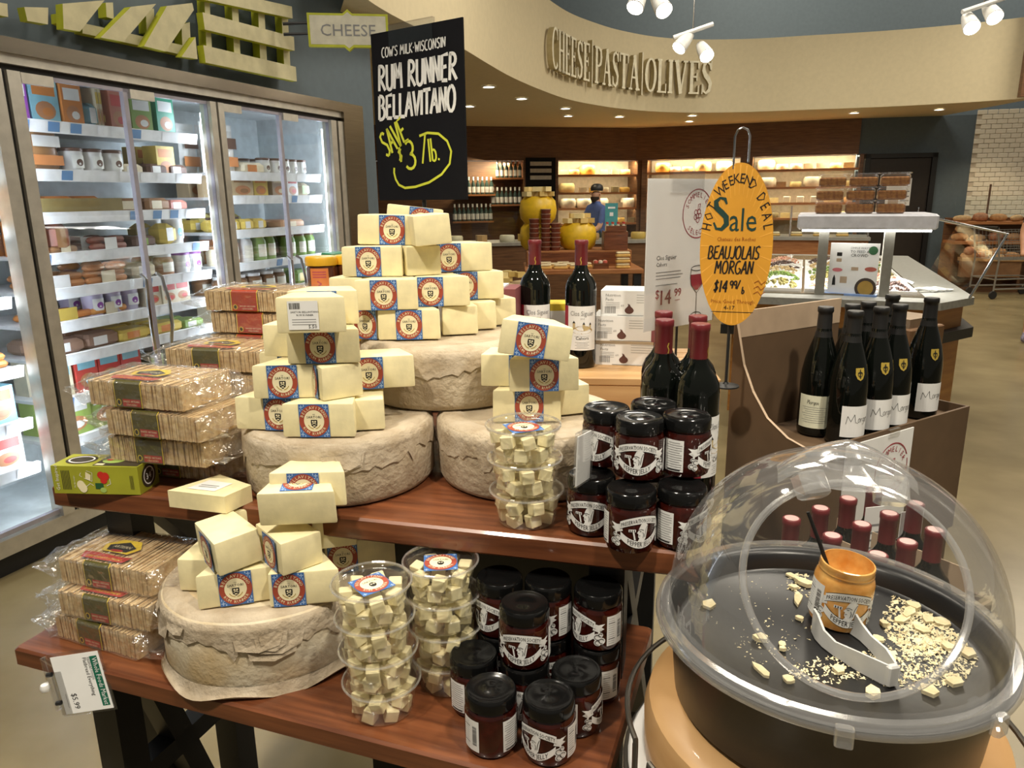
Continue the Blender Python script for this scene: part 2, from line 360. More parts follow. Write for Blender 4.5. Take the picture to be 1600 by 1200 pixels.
def onsoffit(s):
    i = max(0, min(n - 2, next((k for k in range(n - 1) if acc[k + 1] >= s), n - 2)))
    t = (s - acc[i]) / (acc[i + 1] - acc[i]); p = SP[i].lerp(SP[i + 1], t); d = (SP[i + 1] - SP[i]).normalized()
    return p, d
def nearest_s(px, py):
    q = P(px, py, ZC); return min(((acc[i], (SP[i] - q).length) for i in range(n)), key=lambda e: e[1])[0]
s0 = nearest_s(862, 144); s1 = nearest_s(1116, 184)
word = 'CHEESE|PASTA|OLIVES'; wd = sum(serif(c)[0] for c in word) + .04 * len(word)
# cap height set by the lettering band on the soffit, letter widths by the room the words take
LH = .46; ks = (s1 - s0) / wd
ltr = thing('wall_lettering', 'raised cream serif letters spelling CHEESE PASTA OLIVES on the curved soffit', 'sign')
cur = s0
for ch in word:
    wdt, strokes = serif(ch); bb = MB()
    def TT(u, v, w, cur=cur):
        p, d = onsoffit(cur + u * ks); nn = Vector((d.y, -d.x, 0)); return (p.x + nn.x * w, p.y + nn.y * w, ZC + .25 + v * LH)
    for pts, sw in strokes:
        for w0 in (.03, .10):
            bb.T = TT; bb.strip(pts, sw, w0, 0 if w0 > .05 else 1)
        nq = len(pts)
        for side in (1, -1):   # side walls give the letter its depth
            vs = []; 
            for k2, (x, y) in enumerate(pts):
                a, c = pts[max(0, k2 - 1)], pts[min(nq - 1, k2 + 1)]; dx, dy = c[0] - a[0], c[1] - a[1]; l = math.hypot(dx, dy) or 1
                q = (sw[k2] if isinstance(sw, list) else sw) / 2 * side
                vs += [(x - dy / l * q, y + dx / l * q, .03), (x - dy / l * q, y + dx / l * q, .10)]
            bb.add(vs, [(2 * k2, 2 * k2 + 2, 2 * k2 + 3, 2 * k2 + 1) for k2 in range(nq - 1)], 1)
    bb.build('divider_bar' if ch == '|' else 'letter', [pm('letter_cream', (.80, .74, .55), .6), pm('letter_side', (.42, .34, .17), .6)], ltr)
    cur += (wdt + .04) * ks

# ------------------------------------------------------------ refrigerated case in the left wall
def planehit(org, ang, px, py, dep=0):
    xd = Vector((math.cos(ang), math.sin(ang), 0)); yd = Vector((-xd.y, xd.x, 0)); o = Vector((0, 0, CAMH)); d = ray(px, py)
    t = (org + yd * dep - o).dot(yd) / d.dot(yd); p = o + d * t
    return (p - org).dot(xd), p.z
def world(org, ang, x, y, z):
    c, s = math.cos(ang), math.sin(ang); return Vector((org.x + x * c - y * s, org.y + x * s + y * c, z))
FANG = R(90) - AZ
fc = thing('refrigerated_case', 'long glass-door cooler with steel surround built into the blue wall', 'refrigerator', FA, FROT)
SX0, SX1 = -1.3, 2.9
b = MB(); b.box(SX0, -.05, 2.062, SX1, .02, 2.12); b.box(2.66, -.05, 0, SX1, .02, 2.062)
b.build('steel_surround', 'steel', fc)
b = MB(); b.box(SX0, .62, .1, 2.64, .66, 2.06); b.box(SX0, .05, 2.03, 2.64, .66, 2.06); b.box(SX0, .05, .1, 2.64, .66, .14); b.box(2.6, .05, .1, 2.64, .66, 2.06)
b.build('liner', 'fridge_in', fc)
MB().box(SX0, .02, 0, 2.66, .3, .1).build('kick_plate', 'black', fc)
MB().box(SX0, -.03, .1, 2.66, .05, .17).build('bottom_rail', 'alu', fc)
MB().box(SX0, -.03, 2.025, 2.66, .04, 2.062).build('top_rail', 'alu', fc); MB().box(SX0, -.005, 1.995, 2.66, .04, 2.025).build('head_gasket', 'rubber', fc)
BAYS = [(-.75, .29), (.39, 1.44), (1.52, 2.53)]
for k, (a, c) in enumerate([(.27, .40), (1.43, 1.53), (2.52, 2.66)]):
    b = MB(); b.box(a, -.04, .17, a + (c - a) * .42, .03, 2.0); b.box(c - (c - a) * .42, -.04, .17, c, .03, 2.0); b.build('mullion', 'alu', fc)
    MB().box(a + (c - a) * .40, -.025, .17, c - (c - a) * .40, .04, 2.0).build('gasket', 'rubber', fc)
LED = pm('led_strip', (.85, .92, 1), .4, emit=4)
for a, c in BAYS:
    mid = (a + c) / 2
    for s_, (x0, x1) in enumerate(((a, mid), (mid, c))):
        d_ = MB().box(x0 + .004, -.012, .19, x1 - .004, -.004, 1.99).build('door_glass', 'pane', fc)
        bb = MB(); e = .012
        bb.box(x0, -.02, .18, x0 + e, .004, 2.0); bb.box(x1 - e, -.02, .18, x1, .004, 2.0); bb.box(x0, -.02, 1.985, x1, .004, 2.0); bb.box(x0, -.02, .18, x1, .004, .2)
        bb.build('door_edge', pm('clear_edge', (.42, .40, .46), .25, .3), d_)
        hx = x1 - .045 if s_ == 0 else x0 + .045; dx = -.02 if s_ == 0 else .02
        MB().tube([(hx, -.02, 1.16), (hx + dx * .2, -.05, 1.14), (hx + dx, -.062, 1.02), (hx + dx, -.062, .9), (hx + dx * .2, -.05, .78), (hx, -.02, .76)], .009).build('handle', 'chrome', d_)
        MB().box(x0 + .02, -.03, 1.96, x0 + .16, -.012, 2.0).build('door_closer', 'alu', d_)
    MB().box(a - .04, .045, .25, a - .02, .06, 1.95).build('led_strip', LED, fc); MB().box(c + .015, .045, .25, c + .03, .06, 1.95).build('led_strip', LED, fc)
    for x, tx_ in ((a + .01, mid + .1), (c - .01, mid - .1)):
        lamp('cooler_led_lamp', 'AREA', world(FA, FANG, x, .05, 1.1), 6.5, COOL, world(FA, FANG, tx_, .42, 1.1), .04, sizey=1.7)
SH = {0: [1.83, 1.63, 1.40, 1.12, .83, .60, .40], 1: [1.835, 1.634, 1.454, 1.28, 1.126, .978, .829, .64, .45], 2: [1.655, 1.522, 1.328, 1.14, .96, .78, .6]}
tagm = [pm('price_tag', (.78, .78, .80), .5), pm('price_tag_blue', (.10, .22, .42), .5), pm('price_tag_yellow', (.8, .7, .05), .5)]
for k, (a, c) in enumerate(BAYS):
    for z in SH[k]:
        s_ = MB().box(a, .10, z - .02, c, .6, z - .005).build('shelf', 'lip', fc)
        MB().add([(a, .085, z - .045), (c, .085, z - .045), (c, .075, z + .005), (a, .075, z + .005), (a, .1, z - .045), (c, .1, z - .045), (c, .1, z + .005), (a, .1, z + .005)], [(0, 1, 2, 3), (4, 7, 6, 5), (3, 2, 6, 7), (0, 4, 5, 1), (0, 3, 7, 4), (1, 5, 6, 2)]).build('price_rail', 'lip', s_)
        x = a + .05
        tb = MB()
        while x < c - .08:
            tb.add([(x, .083, z - .04), (x + .055, .083, z - .04), (x + .055, .0735, z), (x, .0735, z)], [(0, 1, 2, 3)], random.choice((0, 0, 0, 1))); x += random.uniform(.1, .2)
        if tb.f: tb.build('shelf_tags', tagm, s_)['kind'] = 'stuff'

# ---- packaged goods in the cooler
PM = {}
def tint(col):
    k = 'pack_%02d_%02d_%02d' % tuple(int(c * 99) for c in col)
    return pm(k, col, .4, var=.05)
def g_carton(w, h, c1, c2):
    b = MB(); b.box(-w / 2, 0, 0, w / 2, .09, h)
    b.T = ART; b.rect(-w * .4, h * .62, w * .4, h * .9, .0006, 1); b.ell(0, h * .3, w * .36, h * .2, .0006, 2, 14); b.ell(.01, h * .27, w * .2, h * .1, .001, 1, 10)
    return b.mesh('carton', [tint(c1), tint(c2), tint((.5, .22, .10))])
def g_tub(w, h, c1, c2):
    b = MB(); r = w / 2
    b.lathe([(0, 0), (r * .86, 0), (r * .98, h * .86)], 16, 0, 0, r); b.lathe([(r * 1.04, h * .86), (r * 1.04, h * .96), (r * .95, h), (0, h)], 16, 1, 0, r)
    b.T = lambda u, v, w_: ((r * .97 + w_) * math.sin(u / r), r - (r * .97 + w_) * math.cos(u / r), v)
    b.rect(-r * .7, h * .2, r * .7, h * .7, .002, 2, 6); b.ell(0, h * .42, r * .35, h * .14, .0035, 1, 12)
    return b.mesh('tub', [tint(c1), tint(c2), tint((.8, .8, .76))])
def g_jar(w, h, c1, c2):
    b = MB(); r = w / 2
    b.lathe([(0, 0), (r * .95, 0), (r, h * .05), (r, h * .7), (r * .8, h * .82), (r * .8, h * .84)], 16, 0, 0, r); b.lathe([(r * .86, h * .84), (r * .86, h * .99), (0, h)], 16, 1, 0, r)
    b.T = lambda u, v, w_: ((r + w_) * math.sin(u / r), r - (r + w_) * math.cos(u / r), v)
    b.rect(-r * .8, h * .15, r * .8, h * .6, .001, 2, 6)
    return b.mesh('jar', [tint(c1), tint(c2), tint((.75, .72, .62))])
def g_pouch(w, h, c1, c2):
    b = MB(); N = 8; vs = []; fs = []
    for sgn in (-1, 1):
        for i in range(N + 1):
            for j in range(N + 1):
                u = i / N; v = j / N; bul = (math.sin(math.pi * u) * math.sin(math.pi * min(1, v * 1.15) if v < .87 else 0)) ** .6 if 0 < u < 1 and 0 < v < .87 else 0
                vs.append(((u - .5) * w * (1 - .06 * math.sin(math.pi * v)), .035 + sgn * .033 * abs(bul), v * h))
    q = (N + 1) ** 2
    for i in range(N):
        for j in range(N):
            a = i * (N + 1) + j; fs.append((a, a + N + 1, a + N + 2, a + 1)); fs.append((q + a, q + a + 1, q + a + N + 2, q + a + N + 1))
    b.add(vs, fs, 0, True); b.T = ART
    b.rect(-w * .4, h * .5, w * .4, h * .72, .003, 1); b.rect(-w * .46, h * .14, w * .46, h * .34, .0, 2)
    return b.mesh('pouch', [tint(c1), tint(c2), tint((.62, .24, .08))], 60)
def g_links(w, h, c1, c2):
    b = MB(); rows = max(1, int(h / .034))
    for r_ in range(rows):
        z = .017 + r_ * .03; y = .03 + (r_ % 2) * .012
        for k in range(2):
            x0 = -w / 2 + k * w / 2 + .004; x1 = x0 + w / 2 - .008
            b.tube([(x0, y, z), (x0 + .012, y - .002, z + .001), ((x0 + x1) / 2, y - .004, z + .002), (x1 - .012, y - .002, z + .001), (x1, y, z)], [.006, .016, .018, .016, .006], 8, 0)
    b.T = ART; b.rect(-w * .16, .0, w * .16, min(h, .06), -.008, 1)
    return b.mesh('links', [tint(c1), tint(c2)])
def g_flat(w, h, c1, c2):
    b = MB(); b.cbox(-w / 2, 0, 0, w / 2, .12, h, 0, h * .25); b.T = ART; b.rect(-w * .3, h * .2, w * .1, h * .8, .001, 1)
    return b.mesh('tray', [tint(c1), tint(c2)])
GEN = dict(carton=(g_carton, 'carton', 'food_carton'), tub=(g_tub, 'tub', 'food_tub'), jar=(g_jar, 'jar', 'glass_jar'), pouch=(g_pouch, 'pouch', 'food_pouch'), links=(g_links, 'sausage pack', 'sausage_pack'), flat=(g_flat, 'packet', 'food_packet'))
ORD = ['top', 'second', 'third', 'fourth', 'fifth', 'sixth', 'seventh', 'eighth', 'lowest']
BN = ['cooler end bay', 'middle cooler bay', 'cooler gherkin bay']
def goods(bay, shelf, items, y=.13):
    """items: (kind, start s, count, width, height, main colour, second colour, colour word)"""
    z = SH[bay][shelf]
    for (kind, s_, cnt, w, h, c1, c2, word_) in items:
        fn, cat, nm = GEN[kind]; key = (kind, w, h, c1, c2)
        if key not in PM: PM[key] = fn(w, h * 1.12, c1, c2)
        for i in range(cnt * 2):
            i, back_ = i % cnt, i >= cnt
            p = world(FA, FANG, s_ + (i + .5) * w * 1.04, y + random.uniform(0, .015) + (.15 if back_ else 0), z - .005)
            o = put(nm, PM[key], None, p, (0, 0, FANG + R(random.uniform(-4, 4))))
            tag(o, '%s %s on the %s shelf, %s%s' % (word_, cat, ORD[min(shelf, 8)], BN[bay], ', behind another' if back_ else ''), cat, 'packaged goods in the cooler')
BR, DB, WH, OR, YE, GR, PU, BL, RD, CR = (.30, .15, .06), (.12, .06, .04), (.75, .74, .72), (.62, .22, .05), (.68, .50, .10), (.22, .34, .08), (.26, .06, .34), (.25, .52, .62), (.55, .06, .05), (.70, .62, .45)
goods(1, 0, [('carton', .455, 1, .09, .15, PU, WH, 'purple and white'), ('carton', .56, 1, .14, .17, BL, OR, 'pale blue'), ('carton', .71, 1, .10, .16, OR, WH, 'orange photo'), ('flat', .83, 1, .08, .1, BL, WH, 'grey-blue'), ('carton', .96, 1, .10, .16, (.5, .16, .1), RD, 'red-topped'), ('carton', 1.08, 1, .12, .15, GR, WH, 'lime green'), ('carton', 1.23, 1, .12, .16, (.05, .32, .2), WH, 'dark green')])
for i in range(5): goods(1, 0, [('carton', .915 + i * .009 - .03, 1, .008, .16, CR, YE, 'thin tan')]) if i < 4 else None
goods(1, 1, [('tub', .42, 1, .10, .11, WH, GR, 'white and green'), ('pouch', .52, 1, .17, .19, BR, WH, 'brown broth'), ('tub', .72, 3, .10, .10, WH, DB, 'white soup'), ('flat', 1.0, 1, .13, .045, CR, WH, 'cream'), ('flat', 1.15, 2, .13, .05, DB, WH, 'brown and white'), ('carton', 1.22, 1, .12, .13, YE, OR, 'yellow')], .14)
goods(1, 2, [('flat', .43, 3, .15, .07, OR, CR, 'orange vegetable'), ('flat', .96, 2, .16, .06, BR, CR, 'tan meat'), ('flat', 1.28, 1, .14, .05, (.5, .2, .16), WH, 'pink meat')], .16)
MB().box(0, 0, 0, .52, .012, .065).build('cardboard_banner', pm('olive_card', (.20, .15, .05), .6), None, world(FA, FANG, .42, .115, 1.452), (0, 0, FANG))
tag(bpy.data.objects['cardboard_banner'], 'long olive brown card strip in front of the vegetable packets in the cooler', 'card strip')
goods(1, 3, [('carton', .41, 2, .06, .13, OR, DB, 'brown boxed'), ('links', .54, 1, .16, .05, BR, CR, 'orange brown'), ('flat', .55, 1, .12, .13, (.26, .07, .03), BR, 'dark red'), ('links', .75, 1, .22, .065, (.20, .05, .03), WH, 'dark salami'), ('flat', 1.0, 1, .15, .05, DB, GR, 'dark'), ('tub', 1.25, 1, .1, .14, WH, BL, 'white'), ('flat', 1.18, 1, .12, .1, YE, WH, 'yellow cheese')])
goods(1, 4, [('links', .45, 1, .26, .07, (.40, .16, .05), WH, 'brown'), ('links', .70, 1, .24, .10, (.45, .18, .06), CR, 'chestnut'), ('flat', .98, 1, .14, .07, CR, WH, 'cream'), ('jar', 1.16, 1, .10, .10, (.4, .2, .1), WH, 'brown'), ('tub', 1.28, 2, .09, .10, WH, PU, 'white lettered')])
goods(1, 5, [('links', .45, 1, .30, .05, OR, YE, 'orange'), ('links', .72, 1, .22, .05, (.6, .26, .06), CR, 'golden'), ('tub', .72, 3, .1, .1, (.5, .45, .6), PU, 'lilac lidded'), ('carton', 1.04, 3, .10, .10, CR, RD, 'cream and red')], .15)
goods(1, 6, [('flat', .44, 2, .2, .06, (.28, .17, .12), WH, 'brown film'), ('flat', .84, 2, .2, .05, YE, OR, 'pale yellow'), ('flat', 1.24, 1, .16, .04, GR, WH, 'green')])
goods(1, 7, [('carton', .44, 1, .11, .14, CR, BL, 'cream'), ('carton', .57, 3, .12, .15, RD, BL, 'red and blue'), ('flat', .96, 2, .2, .1, (.05, .06, .03), GR, 'black and green')])
goods(1, 8, [('carton', .44, 2, .17, .16, (.30, .42, .10), WH, 'leafy green photo'), ('carton', .82, 3, .15, .14, CR, RD, 'pale')])
goods(2, 0, [('pouch', 1.55, 2, .13, .24, WH, DB, 'white and orange'), ('flat', 1.84, 1, .2, .06, CR, OR, 'pale pink'), ('tub', 2.04, 5, .085, .09, WH, DB, 'white and black')])
goods(2, 1, [('carton', 1.56, 2, .17, .12, (.55, .42, .25), BR, 'brown and cream'), ('carton', 1.92, 1, .12, .12, YE, OR, 'golden'), ('carton', 2.1, 1, .14, .12, (.45, .36, .28), CR, 'kraft'), ('carton', 2.25, 1, .11, .12, WH, RD, 'pink and white'), ('flat', 2.37, 1, .12, .08, CR, GR, 'pale green')])
goods(2, 2, [('flat', 1.56, 4, .11, .06, YE, WH, 'yellow'), ('flat', 2.15, 1, .24, .045, (.55, .33, .2), CR, 'tan')])
goods(2, 2, [('flat', 1.62, 3, .11, .09, (.66, .58, .2), DB, 'upper yellow')], .26)
goods(2, 3, [('jar', 1.55, 1, .1, .10, CR, BR, 'beige'), ('jar', 1.66, 1, .11, .15, OR, WH, 'orange'), ('jar', 1.79, 1, .1, .15, WH, BL, 'white'), ('jar', 1.91, 2, .10, .15, GR, YE, 'green gherkin'), ('jar', 2.22, 3, .10, .14, (.16, .26, .05), DB, 'dark green gherkin')])
goods(2, 4, [('jar', 1.58, 5, .12, .10, (.25, .13, .06), WH, 'brown'), ('flat', 2.25, 1, .2, .08, GR, YE, 'green')])
goods(2, 5, [('carton', 1.6, 4, .17, .12, CR, RD, 'pale red')])
goods(0, 1, [('carton', .02, 2, .12, .15, WH, BL, 'white')])
goods(0, 2, [('carton', .0, 2, .13, .16, CR, OR, 'cream')]); goods(0, 3, [('carton', .0, 2, .13, .18, WH, DB, 'white lettered')])
goods(0, 4, [('links', -.03, 1, .3, .09, OR, YE, 'orange')]); goods(0, 5, [('carton', -.02, 2, .14, .14, BL, BR, 'blue')]); goods(0, 6, [('carton', -.04, 2, .15, .13, WH, RD, 'white and maroon')])

# ---- slatted wall art above the cooler
art = thing('slatted_wall_art', 'beige crate-slat letters with lime edges on blue wall above cooler', 'wall art', FA, FROT)
K = 1 / 2.6667
front = [[(300, -30), (475, -40), (370, 88), (302, 75)], [(585, -10), (690, -20), (550, 135), (455, 115)], [(735, -10), (840, -20), (846, 10), (725, 180), (635, 155)], [(850, 122), (857, 215), (790, 203)], [(140, -20), (240, -15), (237, 55), (152, 38)],
         [(877, -90), (878, -35), (1257, 55), (1255, 5)], [(882, 20), (890, 92), (1262, 190), (1260, 132)], [(882, 157), (890, 230), (1268, 318), (1265, 257)], [(-60, -60), (70, -35), (72, 20), (-60, -10)]]
back = [[(480, -30), (510, -30), (512, 40), (482, 30)], [(645, 0), (680, 0), (683, 110), (648, 100)], [(793, 70), (828, 60), (830, 175), (795, 165)], [(380, 52), (380, 95), (835, 205), (835, 165)],
        [(890, -60), (912, -60), (918, 190), (895, 185)], [(1003, -60), (1030, -60), (1036, 215), (1010, 210)], [(1112, -60), (1138, -60), (1146, 245), (1118, 240)], [(1210, 0), (1236, 0), (1243, 270), (1217, 262)], [(285, 10), (305, 10), (307, 60), (287, 50)]]
for grp, y0, y1 in ((back, -.06, -.012), (front, -.10, -.06)):
    for q in grp:
        pts = [FR(x * K, y * K, y0) for x, y in q]
        area = sum(pts[i][0] * pts[(i + 1) % len(pts)][1] - pts[(i + 1) % len(pts)][0] * pts[i][1] for i in range(len(pts)))
        if area < 0: pts = pts[::-1]
        m_ = len(pts); bb = MB()
        bb.add([(x, y0, z) for x, z in pts] + [(x, y1, z) for x, z in pts], [tuple(range(m_)), tuple(range(2 * m_ - 1, m_ - 1, -1))], 0)
        bb.add([(x, y0, z) for x, z in pts] + [(x, y1, z) for x, z in pts], [(i, m_ + i, m_ + (i + 1) % m_, (i + 1) % m_) for i in range(m_)], 1)
        bb.build('slat', ['slat', 'green_edge'], art)
# ---- hanging CHEESE sign
c = PY(558, 42, 4.6); sgn = thing('aisle_sign', 'cream CHEESE sign with lime border on black bracket beside blue wall', 'sign', c, (0, 0, R(8)))
def blade(w, h, y0, y1, k=1):
    pts = [(-w, -h), (-w * .12, -h), (0, -h * 1.25), (w * .12, -h), (w, -h), (w, h), (w * .12, h), (0, h * 1.25), (-w * .12, h), (-w, h)]
    return pts
b = MB(); b.T = lambda x, y, z: (x, z, y); b.prism(blade(.225, .088, 0, 0), -.012, .02); b.build('sign_edge', 'green_edge', sgn)
b = MB(ART); b.flat(blade(.212, .076, 0, 0), .013, 0); b.text('CHEESE', 0, -.03, .088, .0145, 1, sx=1.05); b.build('sign_face', [pm('sign_cream', (.66, .62, .48), .5), 'grey'], sgn)
MB().tube([(-.225, .0, .035), (-.36, .0, .03)], .009).tube([(-.225, 0, -.02), (-.36, 0, -.025)], .009).build('bracket', 'black', sgn)

# ------------------------------------------------------------ lit cheese shelves along the back
def seg(a, c): d = c - a; return a, math.atan2(d.y, d.x), d.length
SA, SB = seg(W0, W1), seg(W1, W2)
def wedge_mesh(w, h, d, mt):
    return MB().prism([(-w / 2, 0), (w / 2, 0), (w * .2, d), (-w * .2, d)], 0, h).mesh('cheese', mt)
CH = [tint(c) for c in ((.80, .66, .30), (.75, .50, .12), (.72, .66, .50), (.55, .33, .14), (.82, .74, .52), (.30, .24, .12))]
PROT = [wedge_mesh(.16, .09, .12, m) for m in CH] + [MB().lathe([(0, 0), (.09, 0), (.1, .02), (.1, .07), (.09, .09), (0, .09)], 16, 0, 0, .1).mesh('cheese', m) for m in CH] + [MB().lathe([(0, 0), (.13, 0), (.15, .04), (.15, .13), (.13, .17), (0, .17)], 20, 0, 0, .15).mesh('cheese', m) for m in CH[:3]] + [MB().cbox(-.06, 0, 0, .06, .1, .11, 0, .01).mesh('cheese', m) for m in CH]
CNM = ['pale yellow', 'golden', 'ivory', 'brown-rinded', 'cream', 'dark-rinded']
def bay(S, pxa, pxb, ys, name, label, n_per, first_big=True):
    org, ang, L_ = S; xa = planehit(org, ang, pxa, 262)[0]; xb = planehit(org, ang, pxb, 262)[0]
    t = thing('wall_shelf_unit', label, 'shelf', org, (0, 0, ang))
    MB().box(xa, .42, .3, xb, .46, 2.13).build('back_panel', pm('shelf_back', (.50, .42, .30), .7), t)
    for x in (xa, xb): MB().box(x - .05, -.02, 0, x + .05, .46, 2.13).build('upright', 'darkwood', t)
    zs = [planehit(org, ang, (pxa + pxb) / 2, y)[1] for y in ys]
    for k, z in enumerate(zs):
        s_ = MB().box(xa + .05, -.02, z - .035, xb - .05, .42, z).build('shelf_board', 'shelfwood', t)
        x = xa + .10; 
        while x < xb - .18:
            big = k == 0
            pi = random.choice([0, 2, 4, 6, 8, 10, 12, 13, 14]) if big else random.randrange(len(PROT))
            me = PROT[pi]; w_ = .36 if 12 <= pi < 15 else .22
            ci = pi - 12 if 12 <= pi < 15 else (pi % 6 if pi < 12 else (pi - 15) % 6)
            if x + w_ / 2 > xb - .1: break
            o = put('shelf_cheese', me, None, world(org, ang, x + w_ / 2, .04 + random.uniform(0, .06), z), (0, 0, ang + R(random.uniform(-12, 12))))
            tag(o, '%s cheese %s, %s board, %s' % (CNM[ci], 'block' if pi >= 15 else ('wheel' if pi >= 6 else 'wedge'), ORD[k], name), 'cheese', 'cheeses on the back wall shelves')
            x += w_ * .92 + random.uniform(.0, .03)
    # shelf strip light under the header and each board
    for k, z in enumerate([2.11] + [z - .04 for z in zs[:-1]]):
        lamp('shelf_strip_lamp', 'AREA', world(org, ang, (xa + xb) / 2, .06, z), (13 if k == 0 else 3.0) * (xb - xa), (1, .86, .58), world(org, ang, (xa + xb) / 2, .28, z - .5), xb - xa - .12, sizey=.03)
    return t
bay(SB, 1016, 1170, (275, 303, 328, 352), 'shelf bay beside the corner post', 'warm lit wooden wall shelving of cheeses right beside the corner post', 9)
bay(SB, 1180, 1357, (275, 303, 328, 352), 'shelf bay beside the dark door', 'warm lit wooden wall shelving of cheeses beside the dark door', 9)
bay(SA, 876, 1008, (276, 304, 328, 352), 'shelf bay behind the deli worker', 'warm lit wooden wall shelving of cheeses behind the capped deli worker', 9)
# dark bottle bay
org, ang, _ = SA
xa, xb = planehit(org, ang, 600, 262)[0], planehit(org, ang, 832, 262)[0]
t = thing('wall_shelf_unit', 'dark wooden wall shelving holding rows of white-labelled bottles', 'shelf', org, (0, 0, ang))
MB().box(xa, .42, .0, xb, .46, 2.13).build('back_panel', 'darkwood', t)
bm_ = MB(); bm_.lathe([(0, 0), (.036, 0), (.036, .17), (.014, .22), (.014, .24)], 10, 0).lathe([(.017, .24), (.017, .30), (0, .30)], 10, 1).lathe([(.037, .03), (.037, .13)], 10, 1)
bmm = bm_.mesh('shelf_bottle', [tint((.03, .06, .05)), tint((.75, .75, .72))])
for (pa, pb, ys_) in ((730, 782, 302), (783, 828, 277), (775, 826, 319), (714, 778, 344)):
    x0, z = planehit(org, ang, pa, ys_, -.02); x1 = planehit(org, ang, pb, ys_, -.02)[0]
    MB().box(x0, 0, z - .03, x1, .42, z).build('shelf_board', 'shelfwood', t)
    k = 0
    x = x0 + .05
    while x < x1 - .03:
        o = put('shelf_bottle', bmm, None, world(org, ang, x, .06, z)); x += .082
        tag(o, 'dark bottle with white label and cap in a row on the dark wall shelving', 'bottle', 'white-labelled bottles on the dark shelving')
for x in (xb - .02,): MB().box(x - .05, -.03, 0, x + .05, .46, 2.13).build('upright', 'darkwood', t)
lamp('shelf_strip_lamp', 'AREA', world(org, ang, (planehit(org, ang, 735, 262)[0] + xb) / 2, .06, 2.1), 26, (1, .84, .55), world(org, ang, (xa + xb) / 2 + .6, .2, 1.4), 1.0, sizey=.03)
# chalk menu board
xm, zm = planehit(org, ang, 853, 280, -.05); t = thing('chalk_menu_board', 'small black chalk menu board hanging between the wall shelf bays', 'sign', world(org, ang, xm, -.045, zm), (0, 0, ang))
MB().box(-.28, 0, -.42, .28, .02, .36).build('board', 'chalk', t)
b = MB(ART)
for k in range(3): b.rect(-.2, .22 - k * .12, .2, .29 - k * .12, .003, 0)
b.build('chalk_lines', pm('chalk_grey', (.5, .5, .48), .6), t)

# ============================================================ FOREGROUND
ZL, ZU, HW = .74, .995, .118
# ---- the two nesting tables
def leg_bar(bb, a, c, w=.035):
    a, c = Vector(a), Vector(c); d = (c - a).normalized(); s_ = Vector((0, 1, 0)) if abs(d.y) < .9 else Vector((1, 0, 0)); u = d.cross(s_).normalized() * w; v = d.cross(u).normalized() * w
    pts = [a + u + v, a - u + v, a - u - v, a + u - v, c + u + v, c - u + v, c - u - v, c + u - v]
    return bb.add(pts, [(3, 2, 1, 0), (4, 5, 6, 7), (0, 1, 5, 4), (1, 2, 6, 5), (2, 3, 7, 6), (3, 0, 4, 7)])
def table(name, label, loc, ang, L_, D_, z, th, legx):
    t = thing(name, label, 'table', (loc[0], loc[1], 0), (0, 0, ang))
    MB().cbox(0, 0, z - th, L_, D_, z, 0, .004).build('tabletop', 'wood', t)
    for x in legx:
        for (y0, y1) in ((.07, .07), (D_ - .07, D_ - .07)):
            leg_bar(MB(), (x, y0, z - th), (x, y1, 0), .028).build('leg', 'black', t)
        leg_bar(MB(), (x, .07, z - .3), (x, D_ - .07, z - .3), .022).build('stretcher', 'black', t)
        leg_bar(MB(), (x, .12, z - th - .02), (x, D_ - .12, .1), .022).build('brace', 'black', t)
    return t
a_low = R(-19.6); a_up = R(-15.0)
c0 = P(10, 993, ZL); c1 = Vector((.25, .985, 0)); LU = 1.14
c_up = c1 - Vector((math.cos(a_up), math.sin(a_up), 0)) * LU
table('nesting_table', 'low red-brown wooden nesting table on black trestle legs, pulled out in front', c0, a_low, 1.055, .42, ZL, .036, (.14, .94))
tt_ = table('nesting_table', 'taller red-brown wooden nesting table carrying the big cheese wheels', c_up, a_up, LU, .95, ZU, .04, (.10, 1.02))
MB().box(.42, .37, .02, 1.0, .385, ZU - .045).build('black_sheet', 'black', tt_)  # flat black sheet added where the gap between the tiers looks dark

